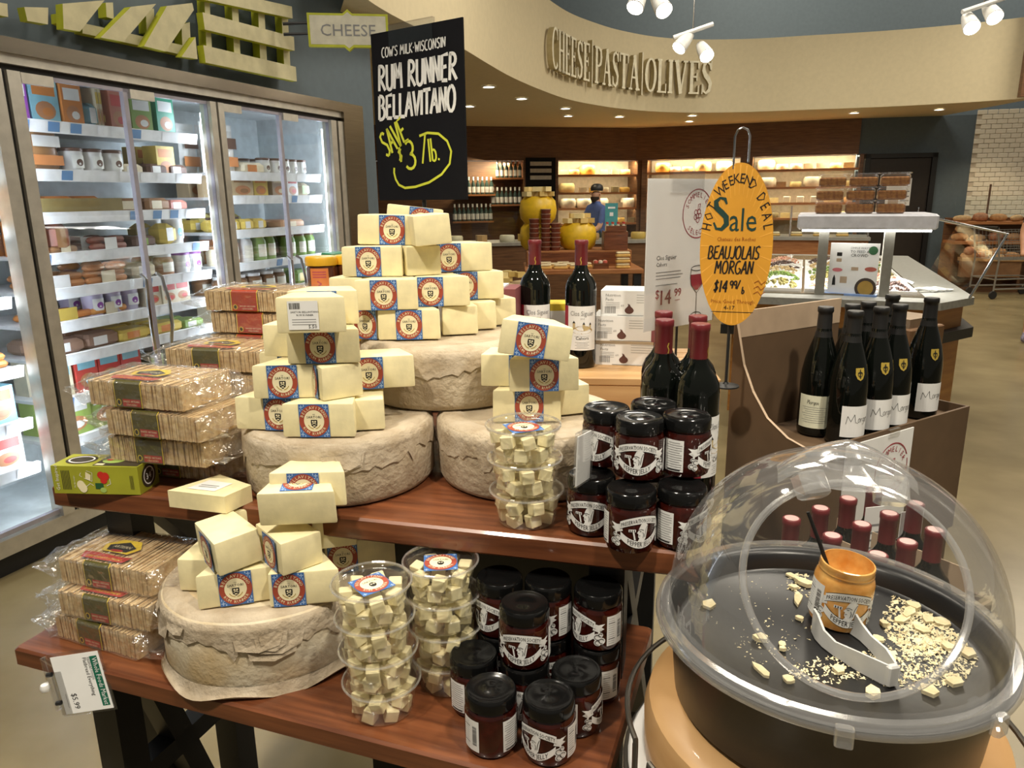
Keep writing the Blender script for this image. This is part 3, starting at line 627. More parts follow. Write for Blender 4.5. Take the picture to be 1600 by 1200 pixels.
# ---- cheese wheels
def wheel_thing(x, y, z, label, seed, rot=0, skirt=False, h=.118):
    rnd = random.Random(seed); ph = [rnd.uniform(0, 6.28) for _ in range(6)]
    f = lambda a, s=1: s * (.012 * math.sin(2 * a + ph[0]) + .008 * math.sin(5 * a + ph[1]) + .005 * math.sin(11 * a + ph[2]))
    t = thing('cheese_round', label, 'cheese', (x, y, z), (0, 0, rot), 'cloth-wrapped cheese wheels')
    R_ = .173
    b = MB(); b.lathe([(0, 0), (R_ - .014, 0), (R_ - .004, .005), (R_, .014), (R_, h - .014), (R_ - .005, h - .004), (R_ - .014, h), (0, h)], 72, 0, wob=lambda a, k: (1 + f(a) * .6, 0)); b.build('wrapped_body', 'rindpale' if skirt else 'rind', t, ang=70)
    # folded cloth over the rim, with a torn lower edge
    dr_ = [.020 + .014 * abs(math.sin(2.5 * i / 96 * 6.28 + ph[3])) + rnd.uniform(0, .010) + (.022 if rnd.random() < .06 else 0) for i in range(96)]
    vs = []; fs = []; N = 96
    for k in range(5):
        for i in range(N):
            a = 2 * math.pi * i / N; g = 1 + f(a) * .6; rr = [(R_ - .045), (R_ - .012), (R_ + .0006), (R_ + .0012), (R_ + .0015 + rnd.uniform(0, .0022))][k] * g
            zz = [h + .0008, h + .0014, h - .010, h - .018, h - .012 - dr_[i]][k]
            vs.append((rr * math.cos(a), rr * math.sin(a), zz))
    for k in range(4):
        for i in range(N): j = (i + 1) % N; fs.append((k * N + i, k * N + j, k * N + N + j, k * N + N + i))
    b = MB(); b.add(vs, fs, 0, True); b.build('cloth_fold', 'rind2', t, ang=75)
    for k in range(7):      # loose flaps of cloth
        a = rnd.uniform(3.4, 6.0); z0 = h - rnd.uniform(.015, .05); w_ = rnd.uniform(.02, .05); l_ = rnd.uniform(.012, .03)
        g = (R_ + .004) * (1 + f(a) * .6); vs = []
        for (da, dz, o_) in ((-w_, .0, -.001), (w_, .004, -.001), (w_ * .8, -l_ * .7, .0025), (0, -l_, .0035), (-w_ * .9, -l_ * .8, .002)):
            vs.append(((g + o_) * math.cos(a + da / g), (g + o_) * math.sin(a + da / g), z0 + dz))
        MB().add(vs, [(0, 1, 2, 3, 4)]).build('cloth_flap', 'rind2', t)
    if skirt:
        b = MB(); N = 80; prf = [(R_ + .001, .020), (R_ + .004, .008), (R_ + .009, .002), (R_ + .012, .0045)]
        b.lathe(prf, N, 0, wob=lambda a, k: (1 + f(a) * .6 + (k / 3) * .016 * math.sin(4 * a + ph[4]), .002 * k * math.sin(7 * a))); b.build('cloth_skirt', 'rind2', t, ang=75)
    return t
WL, WM, WR, WT = (-.435, 1.185), (-.322, 1.325), (.032, 1.335), (-.13, 1.49)
wheel_thing(*WL, ZL, 'stained cloth-wrapped cheese wheel on the lower table, beside the cube tubs', 1, 0, True, .131)
wheel_thing(*WM, ZU, 'cloth-wrapped cheese wheel on the upper table beside the cracker packs', 2, 1)
wheel_thing(*WR, ZU, 'cloth-wrapped cheese wheel on the upper table behind the pepper jelly', 3, 2)
wheel_thing(*WT, ZU + HW + .001, 'cloth-wrapped cheese wheel resting on top of two other wheels', 4, 3)

# ---- cheese wedges
WW, WHH, WD = .122, .058, .07
def wedge_body(w, h, d, sk=0, taper=.62):
    b = MB(); bm = bmesh.new()
    lo = [(-w / 2, 0), (w / 2, 0), (w / 2 * taper + sk, d), (-w / 2 * taper + sk, d)]
    vs = [bm.verts.new((x, y, 0)) for x, y in lo] + [bm.verts.new((x * .985, y * .985 + .0005, h)) for x, y in lo]
    for f in ((3, 2, 1, 0), (4, 5, 6, 7), (0, 1, 5, 4), (1, 2, 6, 5), (2, 3, 7, 6), (3, 0, 4, 7)): bm.faces.new([vs[i] for i in f])
    bmesh.ops.bevel(bm, geom=list(bm.edges), offset=.0042, segments=2, affect='EDGES', profile=.6)
    me = bpy.data.meshes.new('cheese_block'); bm.to_mesh(me); bm.free(); me.materials.append(M['cheese'])
    for p in me.polygons: p.use_smooth = True
    me.set_sharp_from_angle(angle=R(50)); return me
def cheese_label():
    b = MB(ART); s_ = .0285
    b.rect(-.025, -s_, .025, s_, .0006, 0)
    for cx in (-1, 1):
        for cy in (-1, 1):
            x, y = cx * .0205, cy * .0235
            for (dx, dy, l, q) in ((0, 0, .0062, .0012), (0, 0, .0012, .0062), (-cx * .0045, cy * .0025, .0012, .0036), (-cx * .003, -cy * .0045, .005, .0011), (cx * .002, -cy * .006, .0011, .004)):
                b.rect(x + dx - l / 2, y + dy - q / 2, x + dx + l / 2, y + dy + q / 2, .0009, 1)
    b.ell(0, 0, .0247, .0272, .0011, 2, 36); b.ell(0, 0, .0168, .0186, .0014, 3, 32)
    b.arctext('BELLAVITANO', 0, 0, .0186, .0072, 90, .0017, 3, 150, rv=.0204)
    b.arctext('RUM RUNNER', 0, 0, .0222, .0066, 270, .0017, 3, 125, inside=True, rv=.0246)
    b.text('SARTORI', 0, .0045, .0062, .0017, 4, res=1); b.text('THE', 0, .0105, .0022, .0017, 4, res=1)
    b.flat([(-.0052, .002), (.0052, .002), (.0056, -.002), (.0048, -.008), (0, -.0118), (-.0048, -.008), (-.0056, -.002)], .0017, 4)
    b.ell(-.002, -.0012, .0016, .0016, .002, 3, 8); b.ell(.002, -.0012, .0016, .0016, .002, 3, 8); b.strip([(-.0035, -.0055), (0, -.0035), (.0035, -.0055)], .0012, .002, 3); b.rect(-.002, -.0092, .002, -.0075, .002, 3)
    b.arcp(0, -.003, .0105, 200, 262, .0012, .0017, 5); b.arcp(0, -.003, .0105, 278, 340, .0012, .0017, 5)
    return b.mesh('round_label', ['blue', 'lblue', 'red', 'cream', 'ink', 'gold'])
def scale_label():
    b = MB(ART); b.rect(-.024, -.023, .024, .023, .0006, 0)
    x = -.021
    while x < -.005: w_ = random.choice((.0006, .0010)); b.rect(x, .010, x + w_, .020, .0009, 1); x += w_ + random.choice((.0006, .0009))
    b.text('SARTORI BELLAVITANO', .003, .004, .0042, .0009, 1, res=1); b.text('RUM RUNNER', .003, -.001, .0042, .0009, 1, res=1)
    for k in range(3): b.rect(-.018, -.007 - k * .004, .02, -.0062 - k * .004, .0009, 2)
    b.text('5.50', .014, -.021, .008, .0009, 1, res=1)
    return b.mesh('price_label', ['white', 'ink', 'grey'])
WB = [wedge_body(WW, WHH, WD), wedge_body(WW, WHH, WD, .012), wedge_body(WW * .92, WHH, WD, -.012), wedge_body(.072, WHH * .98, .105, 0, .9)]
LBL, SLB = cheese_label(), scale_label()
PILE = {'T': (ZU + 2 * HW + .004, 'topmost wheel'), 'L': (ZU + HW + .0035, 'wheel beside crackers'), 'R': (ZU + HW + .0035, 'wheel behind jelly jars'), 'B': (ZL + .131 + .003, 'lower wheel')}
ROWN = ['bottom', 'second', 'third', 'top']
WEDGES = []
def wedge(pile, row, px, py, kind=0, yaw=0, lx=0., lbl='F', tilt=0, pitch=0, dz=0, dy=0, note='', size=1):
    z = PILE[pile][0] + row * (WHH + .0006) + dz
    p = P(px, py, z); p.y += dy
    t = thing('cheese_wedge', '', 'cheese', p, (R(pitch), R(tilt), R(yaw)), 'pale cheese wedges piled on the wheels'); t.scale = (size, size, size)
    put('cheese_block', WB[kind], t)
    what = 'with round label'
    if lbl == 'F': put('round_label', LBL, t, (lx, -.0004, WHH / 2))
    elif lbl == 'S': put('round_label', LBL, t, (-WW / 2 + .001 if kind != 3 else -.0365, .042, WHH / 2), (0, 0, R(-90 - (16 if kind != 3 else 2)))); what = 'seen end-on, label on its side'
    elif lbl == 'B': put('price_label', SLB, t, (-.012, -.0004, WHH / 2)); what = 'with white barcode sticker'
    elif lbl == 'U': put('round_label', LBL, t, (0, .034, WHH + .0003), (R(-90), 0, 0)).scale = (1, 1, 1); what = 'lying with its round label upward'
    else: what = 'showing its plain unlabelled end'
    t['label'] = 'cheese wedge %s, %s row on %s%s' % (what, ROWN[row], PILE[pile][1], note); WEDGES.append((t['label'], px, t))
# topmost wheel
wedge('T', 0, 642, 527, 0, 2, .0); wedge('T', 0, 722, 521, 3, 12, lbl='N'); wedge('T', 0, 752, 515, 3, 16, lbl='N', dy=.01); wedge('T', 0, 785, 510, 3, 22, lbl='N', dy=.02); wedge('T', 0, 552, 524, 2, -22, .03, dy=.01)
wedge('T', 1, 607, 480, 1, 4, -.004); wedge('T', 1, 694, 476, 2, 3, -.022); wedge('T', 1, 745, 470, 0, 8, -.02, dy=.035); wedge('T', 1, 541, 475, 3, -14, lbl='N', dy=.02)
wedge('T', 2, 586, 427, 1, -6, -.006); wedge('T', 2, 668, 427, 3, 26, lbl='S'); wedge('T', 2, 733, 423, 2, 14, -.036, dy=.01)
wedge('T', 3, 612, 378, 0, 2, .008, tilt=2); wedge('T', 3, 684, 380, 3, 18, lbl='N', tilt=-4, dz=.002); wedge('T', 3, 644, 366, 0, 14, .012, tilt=7, dz=.014, dy=.085, note=', leaning back')
# wheel beside crackers
wedge('L', 0, 420, 663, 0, -8, .018); wedge('L', 0, 497, 676, 1, -2, -.006); wedge('L', 0, 569, 667, 3, 8, lbl='N', size=.95)
wedge('L', 0, 462, 655, 0, 5, .0, dy=.075, note=', behind the others')
wedge('L', 1, 453, 614, 1, 3, -.01); wedge('L', 1, 537, 616, 3, 34, lbl='S'); wedge('L', 1, 590, 610, 0, 10, -.02, dy=.035); wedge('L', 1, 440, 606, 0, -4, .0, dy=.07, note=', behind the others')
wedge('L', 2, 508, 561, 0, 3, -.005); wedge('L', 2, 438, 553, 3, -10, lbl='N', dy=.02)
wedge('L', 3, 490, 513, 2, 2, lbl='B'); wedge('L', 3, 492, 511, 0, 1, .0, dy=.07, note=', behind the barcode one')
# wheel behind jelly
wedge('R', 0, 822, 660, 0, 0, .004); wedge('R', 0, 893, 650, 3, 18, lbl='N', size=.95)
wedge('R', 1, 800, 610, 2, -6, .02, dy=.025); wedge('R', 1, 850, 613, 0, 2, .0); wedge('R', 2, 834, 560, 0, 4, -.008, tilt=9, dz=.008)
# lower wheel
wedge('B', 0, 365, 934, 1, 16, -.002); wedge('B', 0, 470, 937, 2, 8, -.024); wedge('B', 0, 306, 912, 3, -4, lbl='N'); wedge('B', 0, 556, 890, 0, 14, -.03, lbl='F', dy=.01)
wedge('B', 1, 372, 878, 3, 40, lbl='S', tilt=-4, dz=.003); wedge('B', 1, 468, 882, 3, 42, lbl='S', size=.97); wedge('B', 1, 380, 842, 3, 26, lbl='S', dy=.02, note=', behind the others'); wedge('B', 1, 514, 858, 3, 14, lbl='N', dy=.02)
wedge('B', 2, 462, 812, 0, 4, lbl='U', pitch=8, dz=.012); wedge('B', 2, 473, 792, 0, 2, -.006, dy=.02, dz=.034, note=', behind the label-up one')
for lab in set(w_[0] for w_ in WEDGES):
    same = sorted([w_ for w_ in WEDGES if w_[0] == lab], key=lambda w_: w_[1])
    if len(same) > 1:
        for i, w_ in enumerate(same): w_[2]['label'] = lab + (', nearest the crackers' if i == 0 else (', nearest the wine' if i == len(same) - 1 else ', in between' if len(same) == 3 else ', %s from the crackers' % ORD[i]))
# flat wedge lying on the upper table
p = P(310, 785, ZU); t = thing('cheese_wedge', 'flat wedge with white sticker on top, lying alone beside the green cracker box', 'cheese', p, (0, 0, R(-14)), 'pale cheese wedges piled on the wheels')
b = MB(); b.prism([(-.062, .0), (.05, -.004), (.064, .052), (-.02, .085)], 0, .03); b.build('cheese_block', 'cheese', t)
b = MB(); b.flat([(-.035, .014), (.02, .012), (.03, .05), (-.02, .055)], .0308, 0); b.rect(-.02, .025, .015, .027, .0312, 1); b.rect(-.02, .032, .015, .034, .0312, 1); b.build('price_label', ['white', 'grey'], t)

# ---- stacked tubs of cheese cubes
CUPH = .0535
cup = MB()
cup.lathe([(0, .002), (.045, .002), (.0465, .004), (.053, .046), (.0565, .0475), (.0585, .050), (.0585, .054), (.0575, .055)], 40)
CUPM = cup.mesh('cup_body', 'cup')
lid_ = MB(); lid_.lathe([(.0590, .049), (.0595, .0555), (.0575, .0565), (.054, .055), (.052, .0485), (0, .0485)], 40); LIDM = lid_.mesh('cup_lid', 'cup'); RIMM = MB().tube([(.0588 * math.cos(R(a)), .0588 * math.sin(R(a)), .0535) for a in range(0, 360, 9)], .0016, 6, closed=True).mesh('cup_rim', 'cuprim')
cb = MB().cbox(-.0098, -.0098, -.0098, .0098, .0098, .0098, 0, .0012); CUBE = cb.mesh('cheese_cube', 'cheese')
lb = MB(); lb.T = lambda u, v, w: (u, v, w)
def top_label():
    b = MB(lambda u, v, w: (u * 1.0, v, w)); s_ = .026
    b.rect(-s_, -s_, s_, s_, .0004, 0)
    for cx in (-1, 1):
        for cy in (-1, 1):
            b.rect(cx * .022 - .003, cy * .022 - .0007, cx * .022 + .003, cy * .022 + .0007, .0007, 1); b.rect(cx * .022 - .0007, cy * .022 - .003, cx * .022 + .0007, cy * .022 + .003, .0007, 1)
    b.ell(0, 0, .0252, .0252, .0009, 2, 32); b.ell(0, 0, .0172, .0172, .0012, 3, 28)
    b.arctext('BELLAVITANO', 0, 0, .019, .0068, 90, .0015, 3, 150); b.arctext('RUM RUNNER', 0, 0, .0228, .0064, 270, .0015, 3, 125, inside=True)
    b.text('SARTORI', 0, .0045, .006, .0015, 4, res=1); b.ell(0, -.004, .0055, .0065, .0015, 4, 10); b.ell(-.002, -.003, .0016, .0016, .0018, 3, 6); b.ell(.002, -.003, .0016, .0016, .0018, 3, 6)
    return b.mesh('lid_label', ['blue', 'lblue', 'red', 'cream', 'ink'])
TOPL = top_label(); rnd = random.Random(5)
def tubs(x, y, z, n_, where, rot):
    for k in range(n_):
        lean = .0022 * k; cx, cy = x - lean, y + lean * .3; zz = z + k * CUPH
        t = thing('cheese_cube_tub', 'clear tub of cheese cubes, %s of the stack %s' % (('lowest', 'second up', 'third up', 'fourth up')[k] if k < n_ - 1 else 'topmost', where), 'tub', (cx, cy, zz), (0, 0, R(rnd.uniform(0, 360))), 'clear tubs of cheese cubes')
        put('cup_body', CUPM, t); put('cup_lid', LIDM, t); put('cup_rim', RIMM, t)
        if k == n_ - 1:
            q = put('lid_label', TOPL, t, (0, 0, .0485)); q.rotation_euler = (0, 0, R(rot) - t.rotation_euler.z)
        pos = []
        for lay in range(2):
            m_ = 7; a0 = rnd.uniform(0, 1)
            for i in range(m_): pos.append((a0 + i * 2 * math.pi / m_, (.0335, .038)[lay] + rnd.uniform(-.001, .0015), (.0125, .0335)[lay] + rnd.uniform(0, .001), 0))
            pos.append((rnd.uniform(0, 6), .008, (.0125, .0335)[lay], 0))
        for (a, r_, h_, _) in pos:
            o = put('cheese_cube', CUBE, None, (cx + r_ * math.cos(a), cy + r_ * math.sin(a), zz + h_), (R(rnd.uniform(-14, 14)), R(rnd.uniform(-14, 14)), a + R(rnd.uniform(-30, 30))))
            tag(o, 'small pale cheese cube in the %s tub of the stack %s' % (('lowest', 'second', 'third', 'fourth')[k] if k < n_ - 1 else 'topmost', where), 'cheese cube', 'cheese cubes in the clear tubs')
p = P(585, 1100, ZL); tubs(p.x + .002, p.y, ZL, 4, 'nearest the lower wheel', 38)
tubs(-.108, 1.052, ZL, 4, 'beside the lower jelly jars', 6)
p = P(818, 812, ZU); tubs(p.x, p.y, ZU, 3, 'on the upper table', 20)

# ---- jars of pepper jelly
JR, JH = .0375, .092
b = MB(); b.lathe([(0, .001), (.031, .001), (.0355, .004), (.0372, .010), (.0375, .016), (.0375, .062), (.036, .068), (.0335, .071), (.0335, .074)], 32); JB = b.mesh('jar_body', 'jelly')
b = MB(); b.lathe([(.0355, .073), (.0368, .0735), (.0368, .087), (.0355, .0905), (.034, .092), (.031, .0913), (.0295, .0905), (.012, .0905), (.010, .0912), (0, .0912)], 36); JL = b.mesh('jar_lid', 'lid')
BENT = lambda rr: (lambda u, v, w: ((rr + w) * math.sin(u / rr), -(rr + w) * math.cos(u / rr), v))
def jelly_art(rr=JR):
    b = MB(BENT(rr))
    # upper ribbon
    yb = lambda u: .0505 - .9 * u * u / .1
    N = 16; top = [(-.031 + .062 * i / N) for i in range(N + 1)]
    def band(us, f0, f1, w, mi):
        b.add([(u, f(u), w) for u in us for f in (f0, f1)], [(2 * i, 2 * i + 2, 2 * i + 3, 2 * i + 1) for i in range(len(us) - 1)], mi)
    band(top, lambda u: yb(u) - .0008, lambda u: yb(u) + .0118, .0005, 1); band(top, lambda u: yb(u), lambda u: yb(u) + .011, .0008, 0)
    for s_ in (-1, 1):
        tail = [(s_ * .027, yb(.027) - .005), (s_ * .036, yb(.03) - .0065), (s_ * .0445, yb(.03) - .001), (s_ * .040, yb(.03) + .002), (s_ * .0455, yb(.03) + .0075), (s_ * .036, yb(.03) + .0055), (s_ * .029, yb(.03) + .007)]
        b.flat(tail if s_ > 0 else tail[::-1], .0004, 0)
    b.text('PRESERVATION SOCIETY', 0, .0525, .0088, .0011, 1, sx=.60, res=1, vf=lambda u: -.9 * u * u / .1)
    # lower ribbon
    yl = lambda u: .0125 + 1.6 * u * u / .1
    low = [(-.030 + .060 * i / N) for i in range(N + 1)]
    band(low, lambda u: yl(u) - .0008, lambda u: yl(u) + .0118, .0005, 1); band(low, lambda u: yl(u), lambda u: yl(u) + .011, .0008, 0)
    b.text('PEPPER JELLY', 0, .0148, .0105, .0011, 1, sx=.66, res=1, vf=lambda u: 1.6 * u * u / .1)
    # ornament of fruit at each end
    for s_, k in ((1, 1.0), (-1, .8)):
        for (x, y, r_) in ((.034, .028, .0062), (.040, .022, .0058), (.0345, .019, .0055), (.0385, .032, .004)):
            b.ell(s_ * x, y, r_ * k, r_ * k, .0009, 0, 12); b.arcp(s_ * x, y, r_ * .65 * k, 20, 300, .0009, .0013, 1, 10)
        b.strip([(s_ * .037, .034), (s_ * .036, .040), (s_ * .039, .043)], .003, .0009, 0)
    # head in profile with bonnet and key
    b.flat([(-.006, .023), (.003, .0215), (.0065, .028), (.0085, .040), (.0095, .048), (.0045, .052), (-.001, .050), (-.0035, .045), (-.0045, .041), (-.0068, .037), (-.0048, .0355), (-.0052, .031), (-.0035, .0285)], .0013, 0)
    b.strip([(-.0045, .0415), (-.001, .0425), (.003, .0405)], .0008, .0017, 1); b.strip([(-.003, .0395), (-.0005, .0393)], .0009, .0017, 1); b.strip([(.0015, .038), (.003, .034), (.002, .029)], .0007, .0017, 1); b.strip([(-.0045, .033), (-.002, .0332)], .0007, .0017, 1); b.strip([(.0085, .047), (.006, .040), (.0045, .03)], .0007, .0017, 1)
    b.strip([(-.012, .040), (-.0095, .026)], .0022, .0013, 0); b.rect(-.0185, .0385, -.0085, .0425, .0013, 0)
    for q in (-.0165, -.0135, -.0105): b.rect(q - .0006, .039, q + .0006, .042, .0017, 1)
    return b.mesh('front_label', ['white', 'ink'])
def jelly_back(rr=JR):
    """the two side labels: ingredients (right of the front) and nutrition with barcode (left)"""
    out = []
    for c_, nm in ((R(-101) * rr, 'ingredient_label'), (R(96) * rr, 'nutrition_label')):
        b = MB(BENT(rr)); b.rect(c_ - .0145, .012, c_ + .0145, .061, .0006, 0, 6)
        for k in range(12):
            w_ = .012 if nm[0] == 'n' or k % 4 else .009
            if nm[0] == 'n' and k in (2, 9): b.rect(c_ - .012, .056 - k * .0037, c_ - .001, .0572 - k * .0037, .001, 1)
            elif nm[0] == 'n': b.rect(c_ - .012, .0562 - k * .0037, c_ - .002, .0568 - k * .0037, .001, 2)
            else: b.rect(c_ - w_, .0562 - k * .0037, c_ + w_, .0571 - k * .0037, .001, 2, 3)
        if nm[0] == 'n':
            for k in range(14): b.rect(c_ + .004, .022 + k * .0022, c_ + .011, .022 + k * .0022 + random.choice((.0007, .0013)), .001, 1)
        else: b.rect(c_ - .010, .0135, c_ + .010, .0155, .001, 1, 3)
        out.append((nm, b.mesh(nm, ['white', 'ink', 'grey'])))
    return out
JF, JS = jelly_art(), jelly_back()
def jar(x, y, z, off, label):
    t = thing('jelly_jar', label, 'jar', (x, y, z), (0, 0, facecam(x, y) + R(off)), 'black-lidded pepper jelly jars')
    put('jar_body', JB, t); put('jar_lid', JL, t); put('front_label', JF, t)
    for nm, me in JS: put(nm, me, t)
def jar_px(px, py, lev, base, off, label):
    p = P(px, py, base + (lev + 1) * (JH + .0005)); jar(p.x, p.y, base + lev * (JH + .0005), off, label)
    return p
LOWJ = 'on the lower table'; UPJ = 'on the upper table'
jar_px(730, 1017, 0, ZL, 55, 'pepper jelly jar %s beside the cube tubs, ribbon end showing' % LOWJ)
jar_px(755, 1072, 0, ZL, 148, 'pepper jelly jar %s turned so that its barcode side shows' % LOWJ)
jar_px(846, 1085, 0, ZL, -32, 'pepper jelly jar at the front edge of the lower table, face label showing')
jar_px(890, 1047, 0, ZL, 82, 'pepper jelly jar %s turned to its ingredient label' % LOWJ)
j2 = [o for o in COL.objects if o.get('label', '').startswith('pepper jelly jar on the lower table turned so')][0]; put('barcode_label', JS[1][1], j2, (0, 0, 0), (0, 0, R(66)))
p = jar_px(773, 898, 1, ZL, -45, 'pepper jelly jar in the upper layer %s beside the cube tubs' % LOWJ); jar(p.x, p.y, ZL, -30, 'pepper jelly jar at the back of the lower table under the one beside the tubs')
p = jar_px(849, 904, 1, ZL, -48, 'pepper jelly jar in the upper layer %s tucked behind the others' % LOWJ); jar(p.x, p.y, ZL, 20, 'pepper jelly jar at the back of the lower table under the tucked-in one')
p = jar_px(927, 918, 1, ZL, -52, 'pepper jelly jar in the upper layer %s at the table end' % LOWJ); jar(p.x, p.y, ZL, -62, 'pepper jelly jar %s under the table-end jar' % LOWJ)
p = jar_px(811, 941, 1, ZL, -8, 'pepper jelly jar %s standing foremost on the upper layer' % LOWJ); jar(p.x, p.y, ZL, -20, 'pepper jelly jar %s under the foremost upper jar' % LOWJ)
jar_px(947, 638, 1, ZU, -32, 'pepper jelly jar in the upper layer %s beside the white tag' % UPJ)
p = jar_px(1021, 633, 1, ZU, 10, 'pepper jelly jar in the upper layer %s mostly hidden behind two jars' % UPJ)
jar(p.x, p.y + .002, ZU, 10, 'pepper jelly jar %s at the back of the bottom layer' % UPJ)
jar_px(998, 655, 1, ZU, -2, 'pepper jelly jar in the upper layer %s with face label straight on' % UPJ)
jar_px(1072, 653, 1, ZU, 76, 'pepper jelly jar in the upper layer %s turned to its ingredient label' % UPJ)
jar_px(921, 742, 0, ZU, -8, 'pepper jelly jar in the bottom layer %s beside the cube tubs' % UPJ)
jar_px(982, 765, 0, ZU, 26, 'pepper jelly jar in the bottom layer %s at the front edge' % UPJ)
jar_px(1062, 763, 0, ZU, 64, 'pepper jelly jar in the bottom layer %s beside the dome' % UPJ)
# white tag held against the jars
p = PY(915, 655, .985); t = thing('shelf_talker', 'white paper tag in a clear sleeve standing on a jelly jar lid', 'sign', (p.x, p.y + .045, ZU + JH + .002), (0, R(5), R(62)))
MB().box(-.026, -.001, 0, .026, .001, .074).build('paper', 'white', t); MB().box(-.029, -.003, -.001, .029, .003, .08).build('sleeve', 'holder', t)

# ---- wine bottles
def bottle_mesh(kind):
    if kind == 'bdx':
        pr = [(0, .004), (.030, 0), (.036, .003), (.0372, .010), (.0372, .185), (.0355, .200), (.030, .213), (.021, .224), (.0155, .235), (.0145, .250), (.0145, .26)]
        cp = [(.0150, .232), (.0150, .288), (.0162, .290), (.0162, .299), (.0148, .3005), (0, .3005)]
    else:
        pr = [(0, .004), (.033, 0), (.040, .004), (.0412, .012), (.0412, .125), (.0395, .150), (.034, .180), (.026, .207), (.0185, .230), (.0155, .250), (.0148, .26)]
        cp = [(.0195, .2265), (.0160, .246), (.0152, .276), (.0152, .282), (.0172, .284), (.0172, .293), (.0155, .295), (0, .295)]
    g = MB(); g.lathe(pr, 40); c_ = MB(); c_.lathe(cp, 28)
    return g.mesh('glass', 'glassdark', 60), c_.mesh('capsule', 'capsule' if kind == 'bdx' else 'capblack', 45)
BD, BU = bottle_mesh('bdx'), bottle_mesh('bur')
b = MB(BENT(.0374)); b.rect(-.030, .045, .044, .150, .0005, 0, 14); b.rect(-.046, .045, -.030, .150, .0006, 2, 3)
b.text('Clos Siguier', .007, .128, .0155, .0011, 1, sx=.78, res=2); b.text('2014', .007, .119, .005, .0011, 1, res=1); b.text('Cahors', .007, .071, .0105, .0011, 3, res=2)
b.ell(.006, .093, .026, .0085, .0009, 4, 20); b.ell(.008, .098, .018, .006, .0011, 5, 14)
for (x, y, w_, h_) in ((-.013, .098, .006, .012), (.010, .098, .005, .009), (.026, .097, .004, .009)):
    b.rect(x - w_ / 2, y, x + w_ / 2, y + h_, .0012, 5); b.flat([(x - w_ * .65, y + h_), (x + w_ * .65, y + h_), (x, y + h_ + .006)], .0013, 3)
for k in range(5): b.rect(-.01 + (k % 2) * .004, .064 - k * .0036, .024 - (k % 2) * .004, .0648 - k * .0036, .001, 1, 3)
b.rect(-.012, .079, .024, .0795, .001, 1, 4)
CLAB = b.mesh('bottle_label', ['white', 'grey', 'wine', 'ink', pm('sepia', (.40, .28, .11), .5), pm('sepia_pale', (.55, .43, .22), .5)])
b = MB(BENT(.0150)); b.strip([(0, .244), (.0015, .250), (-.001, .256), (.001, .262)], .002, .0004, 0); CAPG = b.mesh('capsule_crest', 'gold')
def clos(x, y, z, off, label):
    t = thing('wine_bottle', label, 'wine bottle', (x, y, z), (0, 0, facecam(x, y) + R(off)), 'red-capsuled wine bottles')
    put('glass', BD[0], t); put('capsule', BD[1], t); put('bottle_label', CLAB, t); put('capsule_crest', CAPG, t)
ZR = 1.10
p = P(841, 376, ZR + .30); clos(p.x, p.y, ZR, 2, 'red-capsuled wine bottle on the riser behind the cheese wheels')
p = P(914, 378, ZR + .30) ; clos(p.x, p.y, ZR, -4, 'red-capsuled wine bottle with castle label in full view beside the wedges')
p = P(1041, 505, ZU + .3); clos(p.x, p.y, ZU, 30, 'red-capsuled wine bottle just behind the upper jelly jars'); p = P(1042, 494, ZU + .3); clos(p.x, p.y + .012, ZU, 40, 'red-capsuled wine bottle hidden behind the one at the jelly jars')
p = P(1097, 513, ZU + .3); clos(p.x, p.y, ZU, 66, 'red-capsuled wine bottle at the table end with label turned aside'); p = P(1096, 502, ZU + .3); clos(p.x, p.y + .012, ZU, 80, 'red-capsuled wine bottle hidden behind the one at the table end')
# riser

t = thing('wooden_riser', 'blond wooden crate riser on the upper table under the standing bottles', 'crate', (-.02, 1.66, ZU), (0, 0, R(-6)))
for k in range(6): MB().cbox(.04, k * .058, .085, .49, k * .058 + .054, ZR - ZU, 0, .003).build('plank', 'tanwood', t)
MB().box(.04, 0, 0, .49, .016, .085).build('front_board', 'tanwood', t); MB().box(.04, .33, 0, .49, .346, .085).build('back_board', 'tanwood', t)
for x in (.04, .474): MB().box(x, .016, 0, x + .016, .33, .085).build('end_board', 'tanwood', t)

# ---- fig cracker boxes
def fig_box(p, rot, lab, w=.15, h=.060):
    t = thing('fig_cracker_box', lab, 'box', p, (0, 0, rot), 'white fig cracker boxes')
    MB().box(0, 0, 0, w, .10, h).build('carton', 'white', t)
    b = MB(ART); b.text('Nutrition', .012, h - .014, .0095, .0006, 0, 'l', res=1); b.text('Facts', .012, h - .024, .0095, .0006, 0, 'l', res=1)
    for k in range(4): b.rect(.012, h - .029 - k * .004, .045, h - .0283 - k * .004, .0006, 1); b.rect(.085, h - .01 - k * .006, .14, h - .0092 - k * .006, .0006, 1)
    b.text('60', .052, .022, .008, .0006, 0, res=1)
    x = .010
    while x < .034: w_ = random.choice((.001, .0018)); b.rect(x, .006, x + w_, .022, .0006, 0); x += w_ + .0013
    b.flat([(.068 + .011 * math.cos(R(a)) * (1 - .25 * max(0, math.sin(R(a)))), .014 + .009 * math.sin(R(a)) + (.006 if a == 90 else 0)) for a in range(0, 360, 30)], .0006, 2); b.strip([(.068, .022), (.065, .029)], .002, .0006, 2)
    b.rect(.04, .001, .14, .0022, .0006, 1); b.rect(w - .012, 0, w, h, .0004, 3); b.build('box_print', ['grey', 'grey', pm('fig_brown', (.12, .05, .04), .5), pm('plum_print', (.25, .08, .09), .5)], t)
p = P(944, 632, ZR); fa = R(-14); p = Vector((.195, 1.72, 0))
